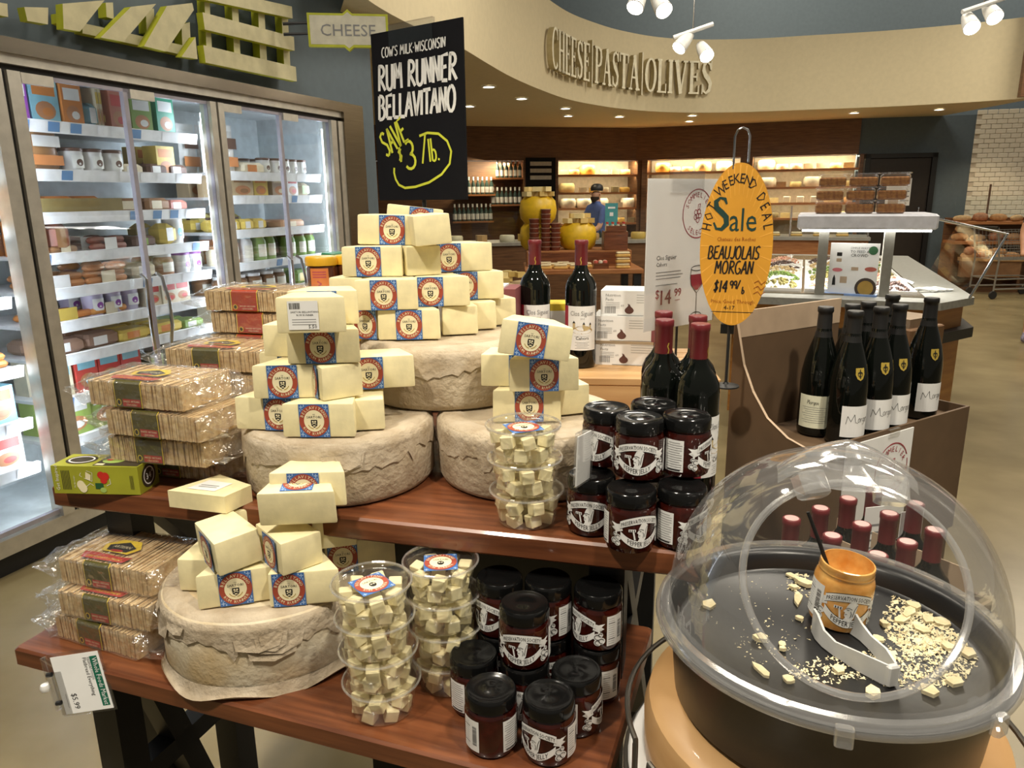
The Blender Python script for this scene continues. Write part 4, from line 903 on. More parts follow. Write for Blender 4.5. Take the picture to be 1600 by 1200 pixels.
fig_box((.205, 1.775, ZR), fa, 'white fig cracker box, lowest of its stack behind the wine'); fig_box((.198, 1.77, ZR + .0605), fa, 'white fig cracker box, middle of its stack behind the wine'); fig_box((.215, 1.772, ZR + .121), fa, 'white fig cracker box, topmost of its stack under the price sign')
# maroon carton and a yellow one
t = thing('carton', 'tall maroon carton with white papers on top behind the wedges', 'carton', (-.118, 1.72, ZU), (0, 0, R(-10)))
MB().box(0, 0, 0, .13, .1, .30).build('carton_body', pm('maroon_card', (.20, .055, .06), .6), t); MB().box(-.03, .01, .30, .10, .09, .304).build('paper', 'white', t)
p = PY(877, 500, 1.86); t = thing('carton', 'small yellow carton behind the two wine bottles', 'carton', (p.x - .04, 1.86, ZR), (0, 0, 0)); MB().cbox(0, 0, 0, .08, .06, .14, 0, .003).build('carton_body', 'yellow', t)
MB(ART).rect(.01, .08, .07, .12, .001, 0).rect(.01, .02, .07, .05, .001, 1).build('carton_print', ['white', 'bandred'], t)

# ---- price sign with wine glass
def grape_logo(b, u, v, r, mi, w):
    b.arcp(u, v, r, 25, 320, r * .045, w, mi, 30); b.arcp(u, v, r, -30, 15, r * .04, w, mi, 8)
    b.arctext('SOMMELIER', u, v, r * .68, r * .30, 90, w, mi, 150, res=1); b.arctext('SELECTS', u, v, r * .88, r * .30, 270, w, mi, 100, inside=True, res=1)
    for (x, y) in ((-.12, .06), (.1, .08), (-.02, -.1), (.16, -.08), (.02, -.27), (-.14, -.14)): b.arcp(u + x * r, v + y * r, r * .1, 0, 360, r * .035, w, mi, 10)
    b.strip([(u, v + r * .12), (u + r * .03, v + r * .38), (u + r * .17, v + r * .4), (u + r * .12, v + r * .2), (u + r * .02, v + r * .16)], r * .035, w, mi)
pa = PY(1007, 524, 1.68); pb_ = PY(1114, 510, 1.84); d = pb_ - pa
t = thing('price_sign', 'white wine price sign reading $14.99 in a clear holder above the fig boxes', 'sign', (pa.x, pa.y, pa.z), (0, 0, math.atan2(d.y, d.x)))
wS = math.hypot(d.x, d.y); hS = .340
MB().box(0, -.001, 0, wS, .001, hS).build('paper', 'white', t)
MB().box(wS * .30, -.006, hS - .03, wS * .75, .004, hS + .018).build('holder_clip', 'holder', t)
MB().tube([(wS * .5, .006, ZR - pa.z), (wS * .5, .006, hS)], .003).build('stand_pole', 'black', t); MB().lathe([(0, ZR - pa.z), (.035, ZR - pa.z), (.035, ZR - pa.z + .003), (.004, ZR - pa.z + .006)], 20, 0, wS * .5, .006).build('stand_base', 'black', t)
MB().box(-.004, -.0035, 0, wS + .004, -.0028, hS).build('clear_sleeve', clear('sleeve', (.98, .98, .98), .03, .3, .1), t)
b = MB(lambda u, v, w: (u, -.0012 - w, v)); k = wS / .216; uu = lambda x: x * k
b2 = MB(lambda u, v, w: (u * k, -.0012 - w, v * hS / .28))
grape_logo(b2, .150, .215, .046, 1, .0004)
b2.text('Clos Siguier', .03, .132, .0125, .0004, 0, 'l', res=1); b2.text('Cahors', .03, .12, .011, .0004, 0, 'l', res=1)
for q in range(3): b2.rect(.03, .108 - q * .006, .105 + .006 * (q % 2), .1095 - q * .006, .0004, 2)
b2.rect(.03, .084, .095, .0852, .0004, 2)
b2.text('$', .036, .060, .024, .0004, 1)
for o_ in (-.0006, 0, .0006): b2.text('14', .062 + o_, .047, .040, .0004 + abs(o_) * .1, 1); b2.text('99', .098 + o_, .060, .022, .0004 + abs(o_) * .1, 1)
b2.rect(.09, .052, .106, .053, .0004, 1)
gx, gy = .158, .012
bowl = [(-.020, .098), (-.022, .08), (-.018, .065), (-.004, .052), (0, .05), (.004, .052), (.018, .065), (.022, .08), (.020, .098)]
b2.flat([(gx + x, gy + y) for x, y in ((-.0215, .086), (-.018, .066), (-.004, .055), (.004, .055), (.018, .066), (.0215, .086))], .0003, 1)
b2.strip([(gx + x, gy + y) for x, y in bowl], .0015, .0006, 0); b2.arcp(gx, gy + .098, .020, 0, 360, .0013, .0006, 0, 20, .005); b2.strip([(gx, gy + .05), (gx + .001, gy + .006)], .002, .0006, 0); b2.arcp(gx, gy + .004, .018, 0, 360, .0014, .0006, 0, 20, .0065)
b2.build('sign_print', ['ink', 'wine', 'grey'], t)

# ---- orange oval sale sign on a stand
p = P(1143, 612, ZR); so = thing('sale_sign_stand', 'orange oval Hot Weekend Deal sign hung on a thin black stand', 'sign', (p.x - .013, p.y, ZR), (0, 0, R(-18)))
dS = (p - Vector((0, 0, CAMH))).length
MB().lathe([(.0, .0), (.028, 0), (.028, .003), (.006, .006), (.004, .01)], 24).build('base', 'black', so)
MB().tube([(0, 0, .004), (0, 0, .28)], .0032, 8).build('pole', 'black', so)
oc = PY(1155, 393, p.y - .01); c_, s_ = math.cos(R(18)), math.sin(R(18)); dx, dy = oc.x - (p.x - .013), oc.y - p.y
lx_, ly_, lz_ = dx * c_ - dy * s_, dx * s_ + dy * c_, oc.z - ZR
ru, rv = .071, .163
MB().tube([(lx_ - .014, ly_, lz_ + rv - .012), (lx_ - .014, ly_, lz_ + rv + .05), (lx_ - .009, ly_, lz_ + rv + .062), (lx_, ly_, lz_ + rv + .066), (lx_ + .009, ly_, lz_ + rv + .062), (lx_ + .014, ly_, lz_ + rv + .05), (lx_ + .014, ly_, lz_ + rv + .0)], .0022, 8).build('hook', 'chrome', so)
MB().tube([(0, 0, .27), (lx_, ly_ + .004, lz_ - .02)], .0032).build('pole_arm', 'black', so)
b = MB(lambda u, v, w: (lx_ + u, ly_ - w, lz_ + v)); b.T = lambda x, y, z: (lx_ + x, ly_ - z, lz_ + y)
b.prism([(ru * math.cos(R(a)), rv * math.sin(R(a))) for a in range(0, 360, 6)], -.0015, .0015); b.build('oval_card', 'orange', so)
b = MB(lambda u, v, w: (lx_ + u, ly_ - .0016 - w, lz_ + v))
for a in range(0, 360, 10):
    b.strip([(ru * q * math.cos(R(a)), rv * q * math.sin(R(a))) for q in (.62, .98)], [.0008, .003], .0002, 1)
b.arctext('HOT WEEKEND DEAL', 0, .012, .052, .027, 90, .0006, 0, 165, rv=.112, sx=.78)
SALE = {'S': [([(.42, .78), (.36, .93), (.22, .96), (.1, .86), (.12, .68), (.28, .54), (.42, .4), (.44, .2), (.3, .05), (.14, .07), (.06, .25)], [.05, .09, .07, .12, .15, .15, .15, .14, .1, .07, .05])]}
for pts, sw in SALE['S']: b.strip([(-.050 + x * .066, .030 + y * .068) for x, y in pts], [q * .075 for q in sw], .0006, 2)
b.text('ale', .011, .030, .066, .0006, 2, sx=.74)
b.text('Chateau des Roches', 0, .010, .0115, .0006, 3, sx=.8, res=1)
def hand(b, s_, u, v, h, w, mi, wd, sx=1.0, slant=.1):
    for ch in s_:
        g, wch = HAND.get(ch, ([], .4))
        for st in g: b.strip([(u + (x * h + y * h * slant) * sx, v + y * h) for x, y in st], wd, w, mi)
        u += wch * h * sx
    return u
def arc_(cx, cy, rx, ry, a0, a1, n_=8): return [(cx + rx * math.cos(R(a0 + (a1 - a0) * i / n_)), cy + ry * math.sin(R(a0 + (a1 - a0) * i / n_))) for i in range(n_ + 1)]
HAND = {
 'R': ([[(.08, 0), (.1, 1)], [(.05, .98)] + arc_(.22, .76, .2, .22, 90, -90) + [(.14, .5), (.5, .0)]], .56), 'U': ([[(.05, 1), (.06, .3)] + arc_(.24, .25, .18, .25, 180, 360) + [(.43, 1)]], .52),
 'M': ([[(.05, 0), (.1, 1), (.28, .4), (.46, 1), (.54, 0)]], .64), 'N': ([[(.06, 0), (.08, 1), (.4, .05), (.42, 1)]], .52), 'E': ([[(.44, 1), (.08, .96), (.07, .04), (.42, .02)], [(.08, .52), (.36, .55)]], .48),
 'B': ([[(.07, 0), (.08, 1)] + arc_(.18, .77, .2, .22, 90, -70) + arc_(.2, .28, .24, .27, 80, -100) + [(.07, .02)]], .52), 'L': ([[(.08, 1), (.07, .04), (.4, .02)]], .42), 'A': ([[(.02, 0), (.26, 1), (.46, 0)], [(.12, .36), (.4, .4)]], .52),
 'V': ([[(.02, 1), (.22, 0), (.44, 1)]], .46), 'I': ([[(.1, 0), (.1, 1)]], .2), 'T': ([[(.0, .97), (.46, 1)], [(.23, 0), (.23, .98)]], .46), 'O': ([arc_(.25, .5, .22, .5, 100, 460, 14)], .56), 'C': ([arc_(.28, .5, .24, .5, 60, 300, 10)], .5),
 'W': ([[(.02, 1), (.14, 0), (.28, .7), (.42, 0), (.56, 1)]], .62), 'S': ([[(.42, .88), (.3, 1), (.1, .9), (.1, .66), (.36, .42), (.38, .14), (.2, 0), (.04, .12)]], .48), 'K': ([[(.07, 0), (.08, 1)], [(.42, 1), (.1, .5), (.44, 0)]], .5),
 'J': ([[(.36, 1), (.34, .2), (.2, .0), (.04, .14)]], .44), 'G': ([arc_(.26, .5, .24, .5, 60, 340, 10) + [(.3, .46)]], .54), "'": ([[(.08, 1), (.05, .78)]], .16), '.': ([[(.05, .0), (.1, .08)]], .2), '-': ([[(.06, .5), (.16, .5)]], .3), ' ': ([], .3),
 '3': ([arc_(.22, .76, .2, .24, 140, -80) + arc_(.2, .27, .26, .27, 80, -150)], .54), '/': ([[(.02, -.05), (.3, 1.1)]], .34), 'l': ([[(.08, 0), (.1, 1)]], .2), 'b': ([[(.08, 1.0), (.07, .04)] + arc_(.2, .25, .16, .25, 240, 480)], .46),
 '$': ([[(.36, .8), (.2, .9), (.06, .75), (.32, .35), (.2, .1), (.02, .2)], [(.2, 1.05), (.18, -.05)]], .46), '1': ([[(.1, 0), (.1, 1)]], .26), '4': ([[(.3, 0), (.3, 1), (.02, .35), (.42, .35)]], .48), '9': ([arc_(.2, .7, .17, .26, 0, 360, 10) + [(.34, 0)]], .46),
 'o': ([arc_(.18, .25, .15, .25, 90, 450, 10)], .4), 'r': ([[(.06, 0), (.07, .5), (.1, .4), (.28, .5)]], .32), 'g': ([arc_(.18, .28, .15, .22, 30, 330, 8) + [(.34, .5), (.32, -.25), (.1, -.3)]], .4), 'n': ([[(.05, 0), (.06, .5), (.2, .5), (.28, .4), (.3, 0)]], .38), 'i': ([[(.06, 0), (.07, .5)]], .16)}
hand(b, 'BEAUJOLAIS', -.055, -.026, .026, .0008, 0, .0030, .84); hand(b, 'MORGAN', -.040, -.056, .026, .0008, 0, .0030, .88)
hand(b, '$14', -.040, -.094, .024, .0008, 0, .0034); hand(b, '99/', -.008, -.086, .016, .0008, 0, .0026); hand(b, 'b', .016, -.096, .014, .0008, 0, .0024)
for q in range(3): b.strip([(.040, -.074 - q * .011), (.048, -.069 - q * .011), (.054, -.077 - q * .011), (.062, -.070 - q * .011)], .0014, .0008, 3)
b.text('Price Good Through', 0, -.117, .0115, .0006, 3, sx=.9, res=1); b.text('4-17', -.006, -.130, .012, .0006, 0, res=1); b.strip([(-.042, -.135), (.042, -.135)], .0012, .0006, 0)
b.build('sign_print', ['ink', 'orange2', 'teal', pm('rust_ink', (.35, .10, .01), .5)], so)

# ---- black chalk sign
pl, pr_ = PY(600, 311, 1.86), PY(737, 307, 1.70); d = pr_ - pl; wS = math.hypot(d.x, d.y); hS = .372
t = thing('chalk_sign', 'tall black sign lettered Rum Runner BellaVitano on a stand behind the wedges', 'sign', (pl.x, pl.y, 0), (0, 0, math.atan2(d.y, d.x))); zb = (pl.z + pr_.z) / 2
MB().box(0, 0, zb, wS, .004, zb + hS).build('board', 'chalk', t)
MB().box(wS * .22, -.004, zb + hS - .035, wS * .70, .006, zb + hS + .012).build('holder_clip', 'holder', t)
MB().tube([(wS * .5, .01, ZU), (wS * .5, .01, zb + hS)], .005).build('pole', 'black', t); MB().lathe([(0, ZU), (.06, ZU), (.06, ZU + .006), (.006, ZU + .01)], 20, 0, wS * .5, .01).build('stand_base', 'black', t)
kx = wS / .145
b = MB(lambda u, v, w: (u * wS, -.0006 - w, zb + v * hS)); A_ = hS / wS
def handr(b, s_, u, v, h, mi, wd, sx, slant=.12):
    for ch in s_:
        g, wch = HAND.get(ch, ([], .4))
        for st in g:
            pts = [(u + (x * h * A_ + y * h * A_ * slant) * sx, v + y * h + .05 * (u - .1) * h * 2) for x, y in st]
            # stroke drawn in sheet units, width corrected for the sheet's aspect
            b.T = lambda U, V, w: (U, -.0006 - w, zb + V); b.strip([(x * wS, y * hS) for x, y in pts], wd, .0004, mi); 
        u += wch * h * A_ * sx
    return u
handr(b, "COW'S MILK-WISCONSIN", .12, .855, .055, 0, .0030, 1.08, .05)
handr(b, 'RUM RUNNER', .06, .665, .145, 0, .0078, .86, .06); handr(b, 'BELLAVITANO', .045, .495, .140, 0, .0078, .90, .06)
b.T = lambda U, V, w: (U, -.0006 - w, zb + V)
def rotstroke(s_, u, v, h, ang, mi, wd, sx=1):
    c, s2 = math.cos(R(ang)), math.sin(R(ang)); x0 = 0
    for ch in s_:
        g, wch = HAND.get(ch, ([], .4))
        for st in g:
            b.strip([(u + ((x0 + x * h) * sx * c - y * h * s2), v + ((x0 + x * h) * sx * s2 + y * h * c)) for x, y in st], wd, .0004, mi)
        x0 += wch * h
rotstroke('SAVE', wS * .12, hS * .265, .056, 26, 1, .0062, .78); rotstroke('$', wS * .27, hS * .235, .03, 10, 1, .006); rotstroke('3', wS * .36, hS * .185, .062, 8, 1, .0066); rotstroke('/', wS * .53, hS * .225, .055, 4, 1, .005); rotstroke('lb.', wS * .61, hS * .225, .05, 6, 1, .005, .8)
b.strip([(wS * x, hS * y) for x, y in ((.51, .38), (.60, .395), (.72, .385), (.81, .34), (.85, .28), (.83, .21), (.74, .15), (.6, .105), (.44, .08), (.32, .075), (.25, .095), (.215, .13), (.20, .17), (.205, .2))], .0055, .0004, 1)
b.build('chalk_lettering', ['chalkw', 'lime'], t)

# ---- cracker packs
def cracker_pack(seed, band, L_=.20, D_=.13, h=.047):
    rnd = random.Random(seed); n_ = 44; b = MB(); st = L_ / n_
    for i in range(n_):
        x = -L_ / 2 + i * st; a = rnd.uniform(-.002, .002); y0 = rnd.uniform(0, .003); z1 = h - rnd.uniform(0, .003); tl = rnd.uniform(-.001, .001)
        b.add([(x, y0, .001), (x + st * .8, y0 + rnd.uniform(-.0006, .0006), .001), (x + st * .8, D_ - y0, .001), (x, D_ - y0, .001), (x + a, y0, z1), (x + st * .8 + a, y0, z1 + tl), (x + st * .8 + a, D_ - y0, z1), (x + a, D_ - y0, z1)], [(0, 3, 2, 1), (4, 5, 6, 7), (0, 1, 5, 4), (1, 2, 6, 5), (2, 3, 7, 6), (3, 0, 4, 7)])
    cm = b.mesh('crackers', 'cracker')
    e = .0022; bw = .029; c0_ = -.012
    b = MB()   # the printed band bends from the front over the top
    prof = [(-e, .001), (-e, h * .5), (-e, h - .003), (.003, h + e), (.03, h + e), (D_ * .95, h + e)]
    for (w_, mi, o_) in ((bw, 1, 0), (bw - .0018, 0, .0004)):
        vs = []; 
        for (y, z) in prof: vs += [(c0_ - w_, y - o_, z + o_), (c0_ + w_, y - o_, z + o_)]
        b.add(vs[:8], [(2 * i, 2 * i + 1, 2 * i + 3, 2 * i + 2) for i in range(3)], mi)
    b.T = lambda u, v, w: (c0_ + u, -e - .0006 - w, v)
    b.rect(-.012, .004, .026, .017, .0002, 2); b.ell(-.020, .0105, .005, .006, .0002, 1, 12); b.ell(-.020, .0105, .0035, .0045, .0004, 3, 8)
    b.text('BAKED ARTISAN', .007, .0112, .0048, .0006, 4, res=1, sx=.95); b.text('CRACKERS', .007, .0055, .0048, .0006, 4, res=1)
    b.T = lambda u, v, w: (c0_ + u, v, h + e + .0006 + w)
    b.flat([(-.045, .010), (.045, .010), (.05, .030), (.03, .027), (-.03, .032), (-.055, .030)], .0002, 2); b.text('EVERYTHING FLATBREAD', 0, .014, .0085, .0006, 1, sx=.8, res=1)
    b.flat([(-.03, .040), (.03, .038), (.04, .06), (.02, .085), (-.02, .085), (-.04, .062)], .0002, 1); b.flat([(-.022, .044), (.022, .043), (.03, .06), (0, .078), (-.03, .062)], .0005, 3); b.text('ARTISAN', 0, .055, .012, .0008, 4, res=1, sx=.8); b.ell(0, .045, .014, .004, .0008, 2, 10)
    bm2 = b.mesh('band_label', [band, 'yellow', 'bandred', 'ink', 'cream'])
    # cellophane: a loose sleeve pinched at both ends
    vs = []; fs = []; NR, NS = 20, 15
    xs = [-L_ / 2 - .055, -L_ / 2 - .035, -L_ / 2 - .016, -L_ / 2 - .004] + [-L_ / 2 + L_ * k / 6 for k in range(7)] + [L_ / 2 + .004, L_ / 2 + .016, L_ / 2 + .035, L_ / 2 + .058]
    for k, x in enumerate(xs):
        o_ = max(0, abs(x) - L_ / 2); f = 1 - min(1, o_ / .06) * .86; zc = h * .52
        for i in range(NR):
            a = 2 * math.pi * i / NR; cy_, cz_ = math.cos(a), math.sin(a); q = max(abs(cy_), abs(cz_))
            y = D_ / 2 + cy_ / q * (D_ / 2 + .006) * (1 - .10 * min(1, o_ / .06)); z = zc + cz_ / q * (h / 2 + .0045) * f
            j = .006 if o_ > .002 else .0008
            vs.append((x + rnd.uniform(-j, j), y + rnd.uniform(-j, j), max(.001, z + rnd.uniform(-j, j))))
    for k in range(len(xs) - 1):
        for i in range(NR): j = (i + 1) % NR; fs.append((k * NR + i, k * NR + j, k * NR + NR + j, k * NR + NR + i))
    b = MB(); b.add(vs, fs, 0, False); wm = b.mesh('cellophane', 'wrap')
    return cm, bm2, wm
PG = [cracker_pack(11, 'olive'), cracker_pack(12, 'olive')]; PRD = [cracker_pack(13, 'redband')]
def pack(me, p, rot, lab, tilt=(0, 0), sc=1):
    t = thing('cracker_pack', lab, 'cracker pack', p, (R(tilt[0]), R(tilt[1]), rot), 'cellophane cracker packs')
    t.scale = (sc, 1 + (sc - 1) * .3, 1)
    put('crackers', me[0], t)['kind'] = 'stuff'; put('band_label', me[1], t); put('cellophane', me[2], t)
hp = .0515
p = P(136, 1003, ZL); 
pack(PG[0], (p.x, p.y + .012, ZL), a_low - R(3), 'cracker pack with olive band, lowest of the stack on the low table')
p = P(158, 958, ZL + hp); pack(PG[1], (p.x - .004, p.y, ZL + hp), a_low + R(1), 'cracker pack with olive band, middle of the stack on the low table')
p = P(155, 905, ZL + 2 * hp); pack(PG[0], (p.x + .003, p.y, ZL + 2 * hp), a_low + R(2), 'cracker pack with olive band, topmost of the stack on the low table')
xs_ = [(258, 742), (243, 712), (238, 672), (212, 624)]
nm_ = ['lowest', 'second', 'third', 'topmost']
for k, (x, y) in enumerate(xs_):
    z = ZU + k * hp; p = P(x, y, z); pack(PG[k % 2], (p.x, p.y + (.03 if k == 0 else 0), z), a_up - R((2, 0, 3, 2)[k]), 'cracker pack with olive band, %s of the stack behind the green box' % nm_[k])
p = P(325, 569, ZU + 3 * hp)
for k in range(4):
    pack(PG[k % 2], (p.x + .012 + (-.006, .004, 0, 0)[k], p.y, ZU + k * hp), a_up + R((4, 0, 2, 2)[k]), 'cracker pack with olive band, %s of the second stack, behind the green box stack' % nm_[k], sc=1.12)
p2 = P(395, 478, ZU + 5 * hp)
for k in range(6):
    pack(PRD[0], (p2.x + (0, .004, -.004, 0, .006, -.002)[k], p2.y + .008, ZU + k * hp), a_up + R((0, 2, -1, 1, 0, 1)[k]), 'cracker pack with rust red band, %s in the red stack' % ('lowest', 'second', 'third', 'fourth', 'fifth', 'topmost')[k], sc=1.18)

# ---- green cracker box
A1, B1 = P(82, 753, ZU), P(216, 759, ZU); d = B1 - A1; bw, bd, bh = d.length, .062, .052
t = thing('cracker_box', 'lime green cracker box lying on its side at the table corner', 'box', A1, (0, 0, math.atan2(d.y, d.x)))
MB().box(0, 0, 0, bw, bd, bh).build('carton', pm('lime_box', (.36, .37, .03), .45), t)
b = MB(ART); b.text('Get Inspired', .012, .006, .0095, .0006, 0, 'l', rot=90, res=1)
for k in range(6): b.rect(.018 + k * .0028, .008, .0192 + k * .0028, .044, .0006, 2)
b.text("I'm the recipe", .042, .012, .004, .0006, 0, 'l', rot=90, res=1)
for k in range(3): b.ell(.052 + k * .002, .017 - k * .003, .0075, .0085, .0005 + k * .0002, 3, 14)
b.flat([(.062, .028), (.071, .025), (.073, .036), (.064, .042)], .0006, 3); b.strip([(.06, .03), (.074, .024), (.076, .04), (.066, .044)], .0007, .0008, 0)
b.ell(.092, .036, .007, .007, .0006, 4, 12); b.ell(.100, .034, .007, .0075, .0007, 4, 12); b.ell(.096, .026, .0065, .006, .0008, 4, 12)
b.rect(.079, .010, .094, .021, .0006, 5); b.ell(.093, .008, .006, .005, .0008, 6, 12)
for pts in ([(.062, .014), (.07, .020), (.076, .016)], [(.1, .016), (.108, .02), (.107, .03)], [(.055, .04), (.052, .035), (.056, .032)]): b.strip(pts, .0009, .0006, 0)
for k in range(4): b.rect(bw - .016 + k * .0018, .01, bw - .0154 + k * .0018, .036, .0006, 2)
b.T = lambda u, v, w: (bw + .0003 + w, u, v)
b.ell(bd / 2, bh / 2, .022, .022, .0002, 2, 24); b.arcp(bd / 2, bh / 2, .0155, 0, 360, .0022, .0005, 0, 24); b.text('34', bd / 2 - .001, bh / 2 - .006, .0165, .0005, 0, res=1); b.arcp(bd / 2 + .011, bh / 2 + .006, .002, 0, 360, .0008, .0005, 0, 8)
b.T = lambda u, v, w: (u, v, bh + .0003 + w)
b.ell(.038, .032, .028, .022, .0002, 2, 22); b.arcp(.038, .032, .022, 0, 360, .003, .0005, 0, 22, .016); b.rect(.075, .004, bw - .002, .058, .0002, 2); b.ell(.1, .03, .02, .014, .0005, 6, 16); b.ell(.092, .034, .007, .006, .0008, 4, 10); b.rect(.078, .006, .094, .014, .0005, 3)
b.build('box_print', ['white', 'ink', pm('box_dark', (.045, .035, .02), .5), 'cream', pm('tomato', (.55, .03, .02), .4), pm('dark_green', (.02, .09, .03), .5), pm('cucumber', (.35, .5, .12), .5)], t)

# ---- price tag clipped to the low table
o_, ux, vy = PY(92, 1099, 1.075), PY(166, 1090, 1.075), PY(68, 1010, 1.095)
U = (ux - o_); V = (vy - o_); wU, hV = U.length, V.length; Un, Vn = U.normalized(), V.normalized(); Wn = Un.cross(Vn).normalized()
t = thing('price_tag', 'white Flatbread Everything price card with green header, clipped to the low table', 'price tag', o_)
CT = lambda u, v, w: Un * u + Vn * v + Wn * w
b = MB(CT); b.box(0, 0, 0, wU, hV, .0008); b.build('card', 'white', t)
b = MB(CT); b.box(-.006, -.004, -.0012, wU + .005, hV + .006, -.0004); b.box(-.006, hV * .0, .0012, .012, hV * .75, .002); b.build('sleeve', 'holder', t)
b = MB(CT); b.rect(wU * .80, hV * .06, wU * .955, hV * .93, .0010, 0)
kx = hV / .1
b.text('Whole Foods Market', wU * .845, hV * .90, .0118 * kx, .0014, 1, 'l', rot=-90, res=1, sx=.80); b.text('PASSPORT FOODS', wU * .745, hV * .92, .006 * kx, .0012, 2, 'l', rot=-90, res=1, sx=.8); b.text('Flatbread Everything', wU * .655, hV * .92, .0095 * kx, .0012, 2, 'l', rot=-90, res=1, sx=.85)
b.text('$5.99', wU * .22, hV * .34, .0135 * kx, .0012, 2, 'l', rot=-90, res=2, sx=.9); b.rect(wU * .1, hV * .1, wU * .11, hV * .35, .0012, 3)
b.build('card_print', ['dkgreen', 'white', 'ink', 'grey'], t)
MB().tube([CT(-.012, hV * 1.02, 0), CT(-.010, hV * .1, 0)], .005).build('clip_bar', 'holder', t)
MB().tube([CT(-.012, hV * .72, .002), CT(-.004, hV * .72, .002)], .004).build('clip_pin', 'black', t); MB().tube([CT(-.010, hV * .22, .002), CT(-.002, hV * .22, .002)], .004).build('clip_pin', 'black', t)
c_ = CT(-.020, hV * .52, .004); MB().lathe([(0, -.008), (.006, -.006), (.008, 0), (.006, .006), (0, .008)], 14).build('clip_knob', 'white', t, c_)
ed = c0 + Vector((math.cos(a_low), math.sin(a_low), 0)) * .10
MB().tube([CT(-.012, hV * 1.0, 0), Vector((ed.x, ed.y - .004, ZL - .012)) - o_], .004).build('clip_arm', 'holder', t)

# ---- amber jars with yellow lids
b = MB(); b.lathe([(0, 0), (.034, 0), (.037, .006), (.037, .066), (.034, .072)], 24); AJ = b.mesh('jar_body', pm('amber_preserve', (.085, .022, .006), .12, coat=1))
AL = {k: MB().lathe([(.0375, .071), (.0385, .072), (.0385, .088), (.036, .092), (0, .092)], 24).mesh('jar_lid', m) for k, m in (('y', pm('yellow_lid', (.72, .40, .02), .35)), ('g', pm('green_lid', (.015, .16, .06), .35)))}
b = MB(BENT(.0372)); b.rect(-.022, .008, .022, .066, .0006, 0, 8); 
for k in range(3): b.rect(-.016, .056 - k * .006, .016, .059 - k * .006, .001, 1, 4)
b.strip([(-.005, .036), (.004, .03), (-.004, .024), (.006, .018)], .003, .001, 1); AT = b.mesh('jar_label', [pm('orange_label', (.70, .22, .06), .5), pm('pink_print', (.5, .08, .1), .5)])
for (px, lid_k, yy, n_, off) in ((507, 'y', 1.80, 4, -12), (552, 'y', 1.83, 4, 10), (531, 'g', 1.93, 4, 0)):
    x = PY(px, 400, yy).x
    for k in range(n_):
        t = thing('preserve_jar', '%s-lidded amber preserve jar, %s of the %s behind the wedges' % ({'y': 'yellow', 'g': 'green'}[lid_k], ('lowest', 'second up', 'third up', 'topmost')[k], {507: 'column by the red crackers', 552: 'column against the wheel', 531: 'column at the back'}[px]), 'jar', (x, yy, ZU + k * .0935), (0, 0, facecam(x, yy) + R(off)), 'amber preserve jars')
        put('jar_body', AJ, t); put('jar_lid', AL[lid_k], t); put('jar_label', AT, t)

# ------------------------------------------------------------ wine case display
UA = math.atan2(.527, .85); UV = Vector((math.cos(UA), math.sin(UA), 0)); VV = Vector((-UV.y, UV.x, 0)); FLc = Vector((.615, 1.452, 0)); ZB = .962
t = thing('wine_case_display', 'brown cardboard wine case with curved cutaway side holding black-topped bottles', 'box', (FLc.x, FLc.y, 0), (0, 0, UA))
BLn, BDp, th = .60, .215, .006
MB().box(0, 0, ZB - .012, BLn, BDp, ZB - .004).build('case_floor', 'card', t)
MB().box(0, -th, ZB - .30, BLn, 0, ZB + .022).build('front_panel', 'card', t)
MB().box(BLn, -th, ZB - .30, BLn + th, BDp + th, ZB + .022).build('end_panel', 'card', t)
crv = [(BDp, .285), (BDp - .012, .24), (BDp - .032, .17), (BDp - .062, .115), (BDp - .105, .065), (BDp - .16, .035), (-th, .022)]
b = MB(); pts = [(y, ZB + z) for y, z in crv] + [(-th, ZB - .30), (BDp, ZB - .30)]; b.T = lambda x, y, z: (z, x, y); b.prism(pts, -th, 0); b.build('cutaway_side', 'card', t)
b = MB(); b.T = lambda x, y, z: (z, x, y)
for i in range(len(crv) - 1): b.add([(crv[i][0], ZB + crv[i][1] + .0006, -th - .0005), (crv[i + 1][0], ZB + crv[i + 1][1] + .0006, -th - .0005), (crv[i + 1][0], ZB + crv[i + 1][1] + .0006, .0005), (crv[i][0], ZB + crv[i][1] + .0006, .0005)], [(0, 1, 2, 3)])
b.build('cut_edge', 'tan', t)
MB().box(0, BDp, ZB - .3, BLn * .62, BDp + th, ZB + .225).build('back_panel', 'card', t); MB().box(0, BDp - .001, ZB + .225, BLn * .62, BDp + th, ZB + .285).build('back_flap', 'tan', t)
MB().box(BLn * .62, BDp, ZB - .3, BLn, BDp + th, ZB + .022).build('back_panel', 'card', t)
q = MB().box(.11, -th - .004, ZB - .20, .36, -th - .001, ZB + .012).build('paper_sign', 'white', t)
b = MB(lambda u, v, w: (u, -th - .0045 - w, v)); grape_logo(b, .285, ZB - .075, .062, 0, .0004); b.build('sign_print', 'wine', q)
MB().box(.26, -th - .007, ZB + .004, .30, -th + .004, ZB + .022).build('sign_clip', 'holder', q)
for k in range(2):
    z1 = ZB - .302 - k * .33; t2 = thing('wine_case', 'closed brown cardboard wine case, %s under the cutaway display' % ('upper one' if k == 0 else 'lower one on the floor'), 'box', (FLc.x, FLc.y, max(0, z1 - .329)), (0, 0, UA))
    MB().cbox(0, 0, 0, BLn, BDp, z1 - max(0, z1 - .329), 0, .004).build('carton', 'card', t2); MB().box(.0, BDp * .45, z1 - max(0, z1 - .329), BLn, BDp * .55, z1 - max(0, z1 - .329) + .0006).build('tape', 'tan', t2)
b = MB(BENT(.0414)); b.rect(-.032, .022, .040, .092, .0005, 0, 12); hand(b, 'Morgon', -.020, .052, .034, .0009, 1, .0011, .85) if False else None
